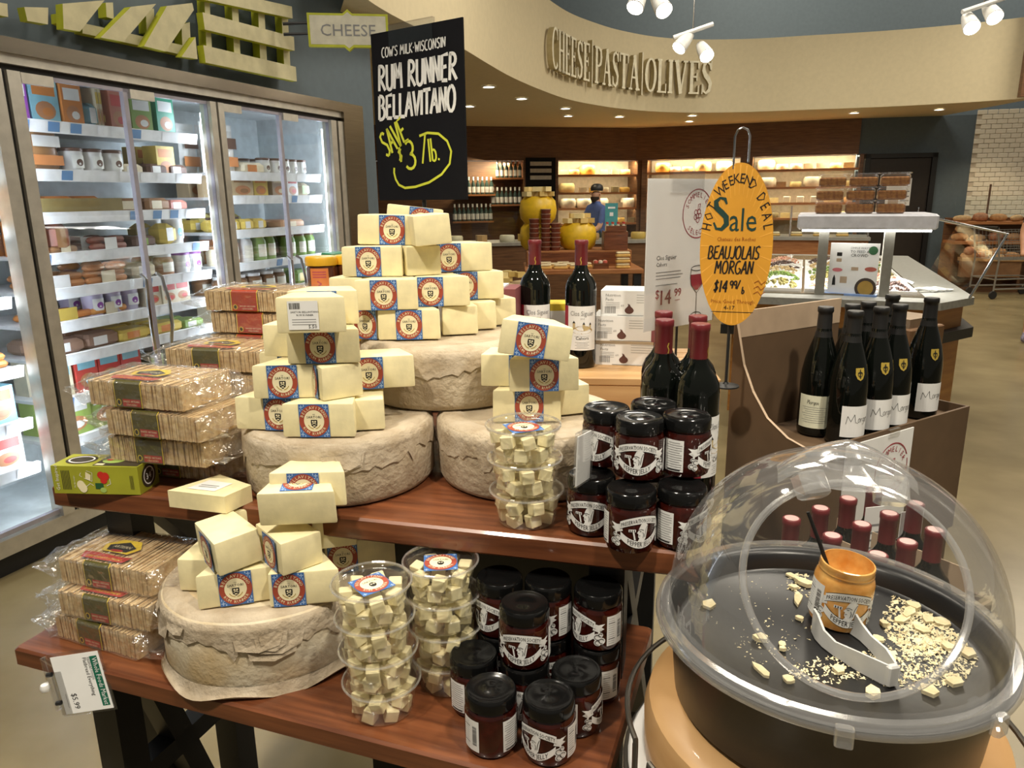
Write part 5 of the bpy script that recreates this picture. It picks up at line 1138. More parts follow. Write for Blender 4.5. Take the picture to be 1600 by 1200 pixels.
b.strip([(-.022, .052), (-.019, .07), (-.012, .058), (-.005, .074), (-.002, .056), (.004, .054)], .0009, .001, 1); hand(b, 'orgon', .003, .056, .018, .001, 1, .0009, .95); MLAB = b.mesh('front_label', ['white', 'ink'])
b = MB(BENT(.0414)); b.rect(-.036, .022, .036, .098, .0005, 0, 12)
hand(b, 'Morgon', -.015, .078, .010, .001, 2, .0007)
for k in range(8): b.rect(-.026 + .004 * (k % 3), .070 - k * .005, .026 - .003 * (k % 2), .0708 - k * .005, .0009, 1, 6)
MBAK = b.mesh('back_label', [pm('label_ivory', (.72, .72, .55), .5), 'grey', 'ink'])
b = MB(lambda u, v, w: ((.0397 - (v - .15) * .183 + w) * math.sin(u / .038), -(.0397 - (v - .15) * .183 + w) * math.cos(u / .038), v))
b.flat([(-.010, .176), (.010, .176), (.010, .162), (.006, .153), (0, .149), (-.006, .153), (-.010, .162)], .0015, 0); b.strip([(0, .173), (0, .154)], .002, .002, 1); b.strip([(-.005, .166), (.005, .166)], .002, .002, 1); b.arcp(0, .163, .005, 0, 360, .0012, .002, 1, 10); CRST = b.mesh('shoulder_crest', ['gold', 'ink'])
for (px, py, off, back, w_) in ((1294, 489, -10, True, 'turned to its ivory back label'), (1336, 486, 30, False, 'behind the back-label one'), (1351, 498, 34, False, 'foremost at the cutaway side'), (1361, 483, 30, False, 'hidden behind the foremost pair'), (1392, 493, 32, False, 'second along the front row'), (1399, 473, 30, False, 'at the back with only its top showing'), (1417, 489, 32, False, 'third along the front row'), (1460, 479, 34, False, 'last along the front row at the case end')):
    p = P(px, py, ZB + .295); l = p - FLc; lu, lv = l.dot(UV), l.dot(VV); lv = max(.046, min(BDp - .046, lv)); p = FLc + UV * max(.048, lu) + VV * lv
    t2 = thing('wine_bottle', 'black-topped Morgon bottle in the cutaway case, %s' % w_, 'wine bottle', (p.x, p.y, ZB - .003), (0, 0, facecam(p.x, p.y) + R(off)), 'black-topped Morgon bottles')
    put('glass', BU[0], t2); put('capsule', BU[1], t2)
    if back: put('back_label', MBAK, t2)
    else: put('front_label', MLAB, t2); put('shoulder_crest', CRST, t2)
# ---- open case of burgundy capped bottles seen through the dome
O2 = P(1232, 818, .932); O2.z = 0
t = thing('open_wine_case', 'open brown cardboard case of burgundy-capped bottles behind the sample dome', 'box', (O2.x, O2.y, 0), (0, 0, UA))
w2, d2, zc2 = .0836, .0836, .632
x0, x1, y0, y1 = -.046, w2 * 3 + .046, -d2 * 2 - .046, .046
MB().box(x0, y0, .34, x1, y1, zc2 - .004).build('case_floor', 'card', t)
for nm, q in (('front_panel', (x0, y0 - th, .34, x1, y0, .775)), ('back_panel', (x0, y1, .34, x1, y1 + th, .83)), ('end_panel', (x0 - th, y0, .34, x0, y1, .775)), ('end_panel', (x1, y0, .34, x1 + th, y1, .775))): MB().box(*q).build(nm, 'card', t)
for k in (1, 2, 3): MB().box(x0 + .046 + w2 * (k - .5) - .001, y0, zc2, x0 + .046 + w2 * (k - .5) + .001, y1, .86).build('divider', 'tan', t)
t3 = thing('wine_case', 'closed brown cardboard case on the floor under the open bottle case', 'box', (O2.x, O2.y, 0), (0, 0, UA)); MB().cbox(x0, y0, 0, x1, y1, .338, 0, .004).build('carton', 'card', t3); MB().box(x0, (y0 + y1) / 2 - .02, .338, x1, (y0 + y1) / 2 + .02, .3388).build('tape', 'tan', t3)
tpl = MB().disc(.0125, .3008, 16).mesh('capsule_disc', pm('pale_foil', (.62, .40, .38), .4))
for r_ in range(3):
    for c2_ in range(4):
        if r_ == 2 and c2_ == 3: continue
        p = O2 + UV * (c2_ * w2) - VV * (r_ * d2)
        t2 = thing('wine_bottle', 'burgundy-capped bottle in the open case, %s row from the cutaway display' % ('nearest', 'middle', 'farthest')[r_], 'wine bottle', (p.x, p.y, zc2 - .003), (0, 0, facecam(p.x, p.y) + R(20)), 'burgundy-capped bottles in the open case')
        put('glass', BD[0], t2); put('capsule', BD[1], t2); put('capsule_disc', tpl, t2); put('bottle_label', CLAB, t2)
for (x, y, hh, nm) in ((w2 * 2.5, -.03, .21, 'narrow'), (w2 * 3.2, -d2 * .8, .20, 'wide')):
    p = O2 + UV * x + VV * y; t2 = thing('shelf_talker', '%s white printed card standing among the burgundy-capped bottles' % nm, 'sign', (p.x, p.y, zc2 + .07), (0, 0, UA + R(-20)))
    MB().box(-.02, -.0008, 0, .02 if nm == 'narrow' else .03, .0008, hh).build('paper', 'white', t2)
    b = MB(ART)
    for k in range(6): b.rect(-.012, hh - .04 - k * .016, .014, hh - .036 - k * .016, .0012, 0)
    b.build('card_print', 'grey', t2)

# ------------------------------------------------------------ sampling station with dome
TC = Vector((.395, .838, 0)); TR = .207; ZT = .98
st = thing('sample_stand', 'round butcher-block stand with white disc and wire rail under the sample tray', 'stand', (TC.x, TC.y, -.0455))
MB().lathe([(0, .802), (.212, .802), (.221, .812), (.223, .87), (.217, .893), (.202, .902), (0, .902)], 64).build('wood_block', pm('butcher_block', (.62, .38, .17), .38, scale=6, stretch=(1, 1, 5), col2=(.50, .28, .11), coat=.2), st)
MB().lathe([(0, .786), (.24, .786), (.243, .79), (.243, .797), (.24, .801), (0, .801)], 64).build('white_disc', 'white', st)
rail = pm('grey_wire', (.10, .09, .075), .35, .6)
for k in range(4):
    a0 = R(198 + k * 90); pts = []; 
    for i in range(17):
        a = a0 + R(80) * i / 16; pts.append(((.246) * math.cos(a), (.246) * math.sin(a), .875))
    pts = [((.246) * math.cos(a0), (.246) * math.sin(a0), .79), ((.246) * math.cos(a0), (.246) * math.sin(a0), .868)] + pts + [((.246) * math.cos(a0 + R(80)), (.246) * math.sin(a0 + R(80)), .868), ((.246) * math.cos(a0 + R(80)), (.246) * math.sin(a0 + R(80)), .79)]
    MB().tube(pts, .0038, 8).build('wire_rail', rail, st)
MB().tube([((.246) * math.cos(R(a)), (.246) * math.sin(R(a)), .788) for a in range(0, 360, 8)], .0038, 8, closed=True).build('wire_hoop', rail, st)
MB().lathe([(0, .0455), (.2, .0455), (.2, .065), (.05, .09), (.045, .74), (.15, .785), (0, .785)], 32).build('pedestal', 'black', st)
tr = thing('sample_tray', 'round black tray holding cheese crumbs under the clear dome', 'tray', (TC.x, TC.y, .903))
MB().lathe([(0, -.045), (.170, -.045), (.184, -.036), (.192, .050), (.200, .066), (.208, .068), (.208, .072), (.198, .072), (.190, .066), (.184, .046), (.178, .042), (0, .042)], 72).build('tray_body', 'tray', tr)
FLZ = .9452
# dome: lathe shell cut by a round door opening that faces the shopper
dm = thing('sample_dome', 'clear plastic dome with round door opening over the sample tray', 'dome', (TC.x, TC.y, ZT))
DP = [(.196, 0), (.1965, .03), (.192, .066), (.181, .107), (.161, .146), (.132, .178), (.095, .201), (.05, .213), (.0, .216)]
def dome_r(z): return .1965 * max(0, 1 - (max(0, z) / .216) ** 2.3) ** .5
na, ne = R(-106), R(36); NV = Vector((math.cos(na) * math.cos(ne), math.sin(na) * math.cos(ne), math.sin(ne))); ND = .15
ctr = Vector((0, 0, .04))
fine = [(dome_r(z), z) for z in [.216 * math.sin(R(90 * i / 48)) for i in range(49)]]
bm = bmesh.new(); N = 96; rows = [[bm.verts.new((max(r_, .0005) * math.cos(2 * math.pi * i / N), max(r_, .0005) * math.sin(2 * math.pi * i / N), z)) for i in range(N)] for r_, z in fine]
for k in range(len(rows) - 1):
    for i in range(N): j = (i + 1) % N; bm.faces.new((rows[k][i], rows[k][j], rows[k + 1][j], rows[k + 1][i]))
bmesh.ops.bisect_plane(bm, geom=bm.verts[:] + bm.edges[:] + bm.faces[:], plane_co=ctr + NV * ND, plane_no=NV, clear_outer=True)
me = bpy.data.meshes.new('dome_shell'); bm.to_mesh(me); bm.free(); me.materials.append(M['dome'])
for p_ in me.polygons: p_.use_smooth = True
put('dome_shell', me, dm)
# ring round the opening, found on the shell
ring = []; e1 = NV.orthogonal().normalized(); e2 = NV.cross(e1)
for i in range(72):
    a = 2 * math.pi * i / 72; dirv = e1 * math.cos(a) + e2 * math.sin(a); lo, hi = 0, .3
    for _ in range(26):
        m_ = (lo + hi) / 2; q = ctr + NV * ND + dirv * m_
        inside = q.z > 0 and q.z < .216 and math.hypot(q.x, q.y) < dome_r(q.z)
        lo, hi = (m_, hi) if inside else (lo, m_)
    ring.append(ctr + NV * ND + dirv * lo)
MB().tube(ring, .0042, 8, closed=True).build('opening_rim', 'domeedge', dm)
MB().lathe([(.194, .0), (.196, .004), (.206, .005), (.211, .001), (.213, -.006), (.211, -.012), (.207, -.004)], 96).build('dome_flange', 'domeedge', dm)
# rolled-back door shell: a band behind the opening, inside the dome
top_i = max(range(72), key=lambda i: ring[i].z); tp = ring[top_i]
b = MB(); vs = []; NA = 24
for i in range(NA + 1):
    a = na + R(-52 + 104 * i / NA)
    for k in range(5):
        z = tp.z - .006 + k * .008; rr = dome_r(min(.212, max(0, z))) - .006; vs.append((rr * math.cos(a) , rr * math.sin(a), z))
b.add(vs, [(i * 5 + k, i * 5 + 5 + k, i * 5 + 6 + k, i * 5 + 1 + k) for i in range(NA) for k in range(4)], 0, True); b.build('rolled_door', clear('door_plastic', (.80, .81, .84), .14, .6, .08, haze=.12), dm)
# hinge lugs and grip
for s_ in (-1, 1):
    q = ring[(top_i + s_ * 5) % 72]; b = MB().cbox(-.017, -.012, -.014, .017, .010, .016, 0, .003); b.build('hinge_lug', 'domeedge', dm, q + NV * .004, (R(-38), 0, R(s_ * 16)))
b = MB(); b.lathe([(.03, .0), (.028, .006), (.0, .008)], 20); gp = []
for i in range(15):
    f = -1 + 2 * i / 14; gp.append((f * .075, -.03 + .01 * f * f, .206 + .030 * (1 - f * f) - .012 * abs(f)))
b = MB(); vs = []
for (x, y, z) in gp: vs += [(x, y - .024, z - .004), (x, y - .010, z + .006), (x, y + .012, z + .006), (x, y + .03, z - .004)]
b.add(vs, [(4 * i + k, 4 * i + 4 + k, 4 * i + 5 + k, 4 * i + 1 + k) for i in range(14) for k in range(3)], 0, True); b.build('grip', 'domeedge', dm, (0, 0, 0), (0, 0, na + R(90)))
for a in (R(-108), R(-62)): MB().cbox(-.009, -.007, -.022, .009, .004, .002, 0, .002).build('latch', 'domeedge', dm, (.211 * math.cos(a), .211 * math.sin(a), 0), (0, 0, a + R(90)))

# open jar of orange pepper jelly
p = P(1312, 1000, FLZ); oj = thing('open_jelly_jar', 'open jar of orange pepper jelly standing in the sample tray', 'jar', (p.x, p.y + .03, FLZ + .0005), (R(3), R(4), facecam(p.x, p.y) + R(18)))
OJ = pm('orange_jelly', (.80, .46, .14), .12, coat=.6, scale=38, col2=(.60, .24, .04), bump=.2)
MB().lathe([(0, .001), (.031, .001), (.0355, .004), (.0375, .012), (.0375, .064), (.035, .071), (.0335, .073), (.0335, .0755), (.0345, .077), (.0335, .080), (.0345, .083), (.0335, .087), (.0315, .0875), (.031, .070), (.025, .060), (0, .055)], 40).build('jar_body', OJ, oj)
put('front_label', JF, oj); put('nutrition_label', JS[1][1], oj, (0, 0, 0), (0, 0, R(190)))
a_ = Vector((-.012, .002, .062)); e_ = Vector((-.046, .012, .150))
MB().tube([a_, a_.lerp(e_, .5) + Vector((.001, 0, 0)), e_], [.0030, .0027, .0022], 8).build('stirring_stick', 'black', None, oj.location, (0, 0, 0))
tag(bpy.data.objects['stirring_stick'], 'thin black stick standing in the open orange jelly jar', 'stick')
# tongs
T0, T1 = P(1378, 1085, FLZ), P(1290, 1005, FLZ); d = (T1 - T0); LT = .118
tg = thing('serving_tongs', 'translucent white plastic tongs lying on the sample tray', 'tongs', (T0.x, T0.y, FLZ), (0, 0, math.atan2(d.y, d.x)))
for s_, nm in ((1, 'tong_arm'), (-1, 'tong_arm')):
    b = MB(); vs = []; prof = [(0, .004, .028), (.03, .016, .026), (.065, .024, .020), (.085, .026, .024), (.102, .024, .036), (.118, .018, .034), (.122, .014, .02)]
    for (x, y, hh) in prof: vs += [(x, s_ * y, .001), (x, s_ * (y + .003), .001), (x, s_ * (y + .003), hh), (x, s_ * y, hh)]
    b.add(vs, [(4 * i + k, 4 * i + 4 + k, 4 * i + 4 + (k + 1) % 4, 4 * i + (k + 1) % 4) for i in range(len(prof) - 1) for k in range(4)] + [(0, 1, 2, 3), tuple(range(len(vs) - 4, len(vs)))], 0, True); b.build(nm, 'tongs', tg, ang=50)
MB().cbox(-.006, -.0075, .001, .003, .0075, .028, 0, .002).build('tong_bend', 'tongs', tg)
# cheese pieces and crumbs
rnd = random.Random(21); PCM = pm('dry_cheese', (.80, .73, .50), .7, scale=60, col2=(.66, .54, .30), bump=.4, bscale=180)
def shard(px, py, l, w_, h_, rot):
    p = P(px, py, FLZ)
    if (p - Vector((TC.x, TC.y, FLZ))).length > .174: return
    n_ = rnd.randint(5, 7); pts = [(l * math.cos(2 * math.pi * i / n_) * rnd.uniform(.6, 1.1), w_ * math.sin(2 * math.pi * i / n_) * rnd.uniform(.6, 1.1)) for i in range(n_)]
    o = MB().prism(pts, 0, h_).build('cheese_shard', PCM, None, (p.x, p.y, FLZ + .0008), (R(rnd.uniform(-3, 3)), R(rnd.uniform(-3, 3)), R(rot)))
    tag(o, 'dry flake of sample cheese lying on the black tray', 'cheese flake', 'dry cheese flakes on the sample tray')
for q in ((1235, 915, .020, .006), (1250, 925, .018, .008), (1232, 930, .007, .006), (1238, 950, .018, .006), (1098, 955, .010, .012), (1385, 930, .014, .010), (1408, 945, .018, .010), (1425, 955, .014, .008), (1410, 975, .020, .007), (1445, 970, .016, .009), (1440, 985, .014, .008), (1400, 985, .020, .007), (1372, 992, .008, .006), (1360, 1015, .009, .008), (1430, 1000, .012, .008), (1460, 990, .014, .010), (1480, 1000, .012, .009), (1180, 1010, .013, .008), (1212, 1018, .007, .005), (1212, 1027, .006, .004), (1262, 995, .006, .005), (1178, 1060, .018, .006), (1220, 1075, .008, .008), (1300, 1062, .010, .007), (1500, 1040, .014, .012), (1520, 1045, .012, .010), (1480, 1085, .016, .008), (1440, 1098, .012, .009), (1350, 1100, .012, .008), (1240, 980, .006, .004), (1378, 1040, .014, .008), (1470, 1030, .012, .008), (1418, 965, .012, .010), (1455, 955, .012, .008)):
    shard(q[0], q[1], q[2] * 1.0, q[3] * 1.15, rnd.uniform(.002, .006), rnd.uniform(0, 180))
b = MB()
def crumbs(cx, cy, rx, ry, n_, s0, s1):
    for _ in range(n_):
        a = rnd.uniform(0, 6.28); q = math.sqrt(rnd.random()); p = P(cx + rx * q * math.cos(a), cy + ry * q * math.sin(a), FLZ)
        if (p - Vector((TC.x, TC.y, FLZ))).length > .176: continue
        s_ = rnd.uniform(s0, s1); vs = [(p.x + rnd.uniform(-s_, s_) + (k % 2) * s_, p.y + rnd.uniform(-s_, s_) + (k // 2) * s_, FLZ + .0004 + rnd.uniform(0, s_) * (k == 3)) for k in range(4)]
        b.add(vs, [(0, 1, 3), (0, 3, 2), (1, 2, 3), (0, 2, 1)], rnd.choice((0, 0, 1)))
crumbs(1440, 985, 72, 55, 1300, .0010, .0038); crumbs(1420, 1050, 90, 45, 700, .0008, .0028); crumbs(1250, 925, 30, 20, 120, .001, .003); crumbs(1290, 1060, 70, 22, 260, .0008, .0024); crumbs(1195, 1010, 60, 40, 90, .0006, .0018); crumbs(1180, 940, 110, 60, 60, .0005, .0014); crumbs(1460, 1040, 60, 50, 260, .001, .003)
o = b.build('cheese_crumbs', [PCM, pm('pale_crumb', (.78, .70, .46), .7)], None); tag(o, 'scatter of pale cheese crumbs over the black sample tray', 'crumbs', kind='stuff')

# ============================================================ MIDDLE DISTANCE
# ---- wooden table with yellow cheeses
t = thing('display_table', 'wooden display table with black legs carrying yellow cheeses, in front of the deli counter', 'table', (.15, 7.85, 0))
MB().cbox(0, 0, .70, 1.25, 1.0, .75, 0, .006).build('tabletop', 'shelfwood', t)
for x, y in ((.06, .06), (1.19, .06), (.06, .94), (1.19, .94)): MB().box(x - .04, y - .04, 0, x + .04, y + .04, .70).build('leg', 'black', t)
t = thing('wooden_riser', 'brown wooden riser under the yellow cheeses on the far display table', 'riser', (.18, 8.25, .75)); MB().cbox(0, 0, 0, 1.15, .55, .17, 0, .006).build('riser_box', 'shelfwood', t); MB().box(.02, -.004, .02, 1.13, 0, .15).build('riser_front', 'wood', t)
YM = pm('yellow_wax', (.78, .50, .02), .4)
yw = MB().lathe([(0, 0), (.15, 0), (.195, .05), (.21, .14), (.195, .24), (.15, .29), (0, .29)], 28).mesh('wax_body', YM)
xa = PY(846, 390, 8.55).x; xb = PY(908, 390, 8.5).x
chunk = [wedge_mesh(.13, .05, .09, tint(c)) for c in ((.78, .60, .25), (.80, .66, .32), (.72, .52, .18))]
for (x, y, z, lab, nch) in ((xa, 8.55, .92, 'yellow waxed cheese round, lower one of the tall pair', 0), (xa, 8.55, 1.211, 'yellow waxed cheese round, upper one of the tall pair', 11), (xb, 8.5, .92, 'single yellow waxed cheese round heaped with bread pieces', 9)):
    t = thing('yellow_cheese_round', lab, 'cheese', (x, y, z), group='yellow waxed cheese rounds'); put('wax_body', yw, t)
    MB().lathe([(.2101, .138), (.2108, .14), (.2101, .145)], 28).build('wax_seam', YM, t)
    for k in range(nch):
        a = k * 2.4; r_ = .14 * math.sqrt((k % 6) / 6 + .05); lay = k // 6
        o = put('cheese_chunk', chunk[k % 3], None, (x + r_ * math.cos(a), y + r_ * math.sin(a) - .04, z + .291 + lay * .052), (0, 0, a)); tag(o, 'cheese chunk heaped on the %s' % ('tall yellow cheese pair' if nch == 11 else 'single yellow cheese round'), 'cheese', 'chunks on the yellow cheeses')
tub_ = MB(); tub_.lathe([(0, 0), (.05, 0), (.055, .038)], 14).lathe([(.058, .038), (.058, .047), (0, .049)], 14, 1); tubm = tub_.mesh('spread_tub', [pm('dark_spread', (.14, .03, .015), .3), pm('smoky_lid', (.30, .16, .12), .3)])
for (px, n_) in ((840, 7), (858, 9), (873, 6)):
    x = PY(px, 390, 8.3).x
    for k in range(n_): tag(put('spread_tub', tubm, None, (x, 8.31, .92 + k * .05)), 'small dark red spread tub stacked before the tall yellow cheeses', 'tub', 'dark spread tubs before the yellow cheeses')
x = PY(966, 400, 8.3).x
t = thing('wooden_crate', 'reddish wooden crate box with sloping top tray on the far display table', 'crate', (x, 8.3, .92)); MB().cbox(-.13, -.05, 0, .13, .18, .20, 0, .006).build('crate_body', 'wood', t); MB().box(-.11, -.056, .20, .11, -.045, .26).build('tray_lip', 'wood', t)
bt = MB().lathe([(0, 0), (.018, 0), (.018, .05), (.008, .07), (.008, .08)], 10).lathe([(.011, .08), (.011, .10), (0, .10)], 10, 1).mesh('mini_bottle', [tint((.7, .6, .45)), tint((.55, .06, .05))])
for k in range(8): tag(put('mini_bottle', bt, None, (x - .09 + (k % 4) * .06, 8.29 + (k // 4) * .07, 1.12)), 'tiny red-capped bottle on the reddish crate', 'bottle', 'tiny bottles on the reddish crate')
t = thing('teal_sign', 'small teal sign card standing behind the tiny bottles', 'sign', (x - .03, 8.44, 1.12)); MB().box(-.07, 0, .06, .07, .008, .30).build('card', pm('teal_card', (.07, .32, .34), .5), t); MB(ART).rect(-.04, .24, .04, .26, .001, 0).rect(-.02, .16, .02, .2, .001, 0).build('card_print', 'white', t); MB().tube([(0, .006, 0), (0, .006, .1)], .006).build('stem', 'chrome', t)
cl = MB(); cl.cbox(-.075, -.05, 0, .075, .05, .03, 0, .008).cbox(-.07, -.045, .03, .07, .045, .055, 1, .01); clm = cl.mesh('clamshell', [tint((.70, .42, .12)), pm('hazy_lid', (.78, .66, .42), .15)])
for k, (px, py) in enumerate([(855, 424), (880, 424), (905, 424), (868, 410), (893, 410), (918, 410), (856, 398), (884, 398), (977, 424), (977, 416), (977, 408)]):
    yy = 7.95 + (.14 * ((424 - py) // 13) if px < 960 else 0); z = .75 + (.06 * ((424 - py) // 8) if px > 960 else .0)
    tag(put('clamshell_pack', clm, None, (PY(px, 424, yy).x, yy, z + .0005)), 'clear clamshell of golden pastries %s' % ('stacked at the table end' if px > 960 else 'on the front of the far display table'), 'food pack', 'clamshell packs on the far table')
x = PY(943, 420, 7.95).x; t = thing('wooden_crate', 'small open wooden crate of little red and white cheeses', 'crate', (x, 7.95, .75)); MB().box(-.08, -.05, 0, .08, .05, .05).build('crate_body', 'wood', t); MB().box(-.085, -.056, .045, .085, -.05, .06).build('crate_lip', 'wood', t)
for k in range(6): tag(MB().lathe([(0, 0), (.02, .004), (.024, .02), (.018, .036), (0, .04)], 10).build('mini_cheese', tint((.75, .66, .5) if k % 2 else (.6, .12, .08)), None, (x - .055 + k % 3 * .05, 7.93 + k // 3 * .045, .8)), '%s little round cheese in the small open crate' % ('white' if k % 2 else 'red'), 'cheese', 'little cheeses in the open crate')
# barrel with cloth
x = PY(795, 430, 7.6).x; t = thing('barrel', 'wooden barrel draped with tan cloth and heaped with wrapped cheeses', 'barrel', (x, 7.6, 0))
MB().lathe([(0, 0), (.2, 0), (.235, .2), (.245, .35), (.235, .5), (.21, .62), (0, .62)], 24).build('staves', 'tanwood', t)
for z, r_ in ((.12, .226), (.5, .237)): MB().lathe([(r_, z), (r_ + .004, z + .015), (r_, z + .03)], 24).build('hoop', 'black', t)
MB().lathe([(0, .66), (.2, .65), (.24, .6), (.26, .5), (.25, .42)], 24, 0, wob=lambda a, k: (1 + .05 * math.sin(5 * a), .03 * k * math.sin(3 * a) * .5)).build('cloth', pm('tan_cloth', (.58, .46, .28), .9), t)
for k in range(9): tag(put('wrapped_cheese', chunk[k % 3], None, (x + .12 * math.cos(k * 2.4) * (k % 3) / 2, 7.56 + .1 * math.sin(k * 2.4), .665 + .05 * (k // 5)), (0, 0, k)), 'wrapped cheese piece heaped on the cloth-draped barrel', 'cheese', 'cheeses on the barrel')
# deli counters
def counter(name, label, p, ang, L_, h, base):
    t = thing(name, label, 'counter', p, (0, 0, ang))
    MB().box(0, 0, 0, L_, .7, h - .04).build('counter_base', base, t); MB().box(-.02, -.03, h - .04, L_ + .02, .73, h).build('counter_top', pm('counter_top', (.30, .29, .26), .3), t)
    MB().box(0, .05, h, L_, .06, h + .38).build('glass_front', 'pane', t); MB().box(0, .05, h + .38, L_, .35, h + .39).build('glass_top', 'pane', t)
    for x in (0, L_ / 2, L_ - .02): MB().box(x, .045, h, x + .02, .065, h + .39).build('glass_post', 'chrome', t)
    return t
ca = R(9); counter('deli_counter', 'brown wooden deli counter with low glass screen behind the yellow cheeses', (-1.6, 9.6, 0), ca, 4.2, .92, 'darkwood')
for k in range(14):
    q = world(Vector((-1.6, 9.6, 0)), ca, .5 + k * .26, .25 + .08 * (k % 2), .92); tag(put('counter_cheese', PROT[(k * 5) % 12], None, q, (0, 0, k)), 'cut cheese laid out behind the glass of the brown deli counter', 'cheese', 'cheeses behind the deli counter glass')
ca2 = R(-21); counter('deli_counter', 'grey-topped deli case with wood base behind the olive bar', (2.75, 10.2, 0), ca2, 1.9, .95, 'shelfwood')
for k in range(6):
    q = world(Vector((2.75, 10.2, 0)), ca2, .2 + k * .28, .25, .95); tag(put('deli_tray', clm, None, q, (0, 0, ca2)), 'covered food tray behind the glass of the grey-topped deli case', 'tray', 'trays in the deli case'); bpy.context.view_layer.update()

# ---- people
def human(name, label, loc, yaw, joints, mats, rule):
    """joints: name -> (xyz, radius); bones join them; one skinned body, faces coloured by rule(co)"""
    t = thing(name, label, 'person', loc, (0, 0, yaw))
    J = joints; names = list(J); idx = {k: i for i, k in enumerate(names)}
    E_ = [('pelvis', 'belly'), ('belly', 'chest'), ('chest', 'neck'), ('neck', 'jaw'), ('jaw', 'skull'), ('chest', 'shL'), ('shL', 'elL'), ('elL', 'wrL'), ('wrL', 'haL'), ('chest', 'shR'), ('shR', 'elR'), ('elR', 'wrR'), ('wrR', 'haR'), ('pelvis', 'hiL'), ('hiL', 'knL'), ('knL', 'anL'), ('anL', 'toL'), ('pelvis', 'hiR'), ('hiR', 'knR'), ('knR', 'anR'), ('anR', 'toR')]
    me = bpy.data.meshes.new('body'); me.from_pydata([J[k][0] for k in names], [(idx[a], idx[c]) for a, c in E_], []); o = bpy.data.objects.new('body', me); COL.objects.link(o)
    sk = o.modifiers.new('s', 'SKIN'); sk.use_smooth_shade = True; ss = o.modifiers.new('u', 'SUBSURF'); ss.levels = 2; ss.render_levels = 2
    for k in names:
        sv = me.skin_vertices[0].data[idx[k]]; r_ = J[k][1]; sv.radius = r_ if isinstance(r_, tuple) else (r_, r_); sv.use_root = k == 'pelvis'
    dg = bpy.context.evaluated_depsgraph_get(); dg.update(); nm = bpy.data.meshes.new_from_object(o.evaluated_get(dg)); bpy.data.objects.remove(o)
    nm.materials.clear()
    for m_ in mats: nm.materials.append(m_)
    for p_ in nm.polygons: p_.material_index = rule(p_.center); p_.use_smooth = True
    put('body', nm, t); return t
def stand_joints(h, arm=0.0):
    k = h / 1.75
    J = dict(pelvis=((0, 0, .95), (.15, .11)), belly=((0, 0, 1.1), (.145, .11)), chest=((0, .0, 1.33), (.17, .12)), neck=((0, 0, 1.48), .058), jaw=((0, -.015, 1.56), (.068, .08)), skull=((0, 0, 1.66), (.075, .09)),
             shL=((.19, 0, 1.40), .06), elL=((.25, -.02 - arm * .1, 1.12), .043), wrL=((.22, -.10 - arm * .25, .92 + arm * .12), .03), haL=((.20, -.14 - arm * .3, .86 + arm * .14), (.022, .04)),
             shR=((-.19, 0, 1.40), .06), elR=((-.25, -.02 - arm * .1, 1.12), .043), wrR=((-.22, -.10 - arm * .25, .92 + arm * .12), .03), haR=((-.20, -.14 - arm * .3, .86 + arm * .14), (.022, .04)),
             hiL=((.09, 0, .86), .088), knL=((.10, -.01, .48), .06), anL=((.10, .02, .09), .038), toL=((.11, -.13, .035), (.04, .03)), hiR=((-.09, 0, .86), .088), knR=((-.10, -.01, .48), .06), anR=((-.10, .02, .09), .038), toR=((-.11, -.13, .035), (.04, .03)))
    return {n_: (tuple(c * k for c in v[0]), tuple(c * k for c in v[1]) if isinstance(v[1], tuple) else v[1] * k) for n_, v in J.items()}
skin = pm('skin', (.55, .30, .19), .55); skin2 = pm('skin_tan', (.48, .24, .13), .55)
wx = PY(941, 330, 10.9).x
pw = human('person', 'deli worker in black cap and blue shirt looking down behind the counter', (wx, 11.1, 0), R(-62), stand_joints(1.66, .9), [skin, pm('blue_shirt', (.06, .10, .28), .8), 'black' and M['black'], pm('dark_apron', (.03, .04, .03), .8)], lambda c: 0 if c.z > 1.42 or (abs(c.x) > .17 and c.z < 1.12 and c.y < -.05) else (1 if c.z > 1.0 else (3 if c.z > .5 else 2)))
k_ = 1.66 / 1.75
MB().lathe([(.092 * k_, 0), (.094, .035), (.08, .075), (.045, .098), (0, .104)], 20).build('cap', 'black', pw, (0, .004, 1.655 * k_))
b = MB(); b.add([(.07 * math.cos(R(a)) * 1.0, -.06 + .0 - (.09 * abs(math.sin(R(a)))), .004) for a in range(180, 361, 20)] + [(.07 * math.cos(R(a)), -.055 - .02 * abs(math.sin(R(a))), .012) for a in range(180, 361, 20)], [(i, i + 1, 10 + i + 1, 10 + i) for i in range(9)]); b.build('cap_brim', 'black', pw, (0, 0, 1.65 * k_))
MB().lathe([(0, -.055), (.045, -.045), (.068, 0), (.066, .03)], 16).build('beard', pm('dark_beard', (.03, .018, .01), .9), pw, (0, -.026, 1.535 * k_))
MB().lathe([(0, -.02), (.012, -.01), (.008, .02), (0, .03)], 8).build('nose', skin, pw, (0, -.098, 1.61 * k_))
for s_ in (-1, 1): MB().lathe([(0, -.006), (.007, 0), (0, .006)], 8).build('eye', 'ink', pw, (s_ * .03, -.082, 1.635 * k_)); MB().lathe([(0, -.025), (.01, -.01), (.012, .01), (0, .025)], 8).build('ear', skin, pw, (s_ * .075, .005, 1.6 * k_))
ft = P(1612, 556, 0)
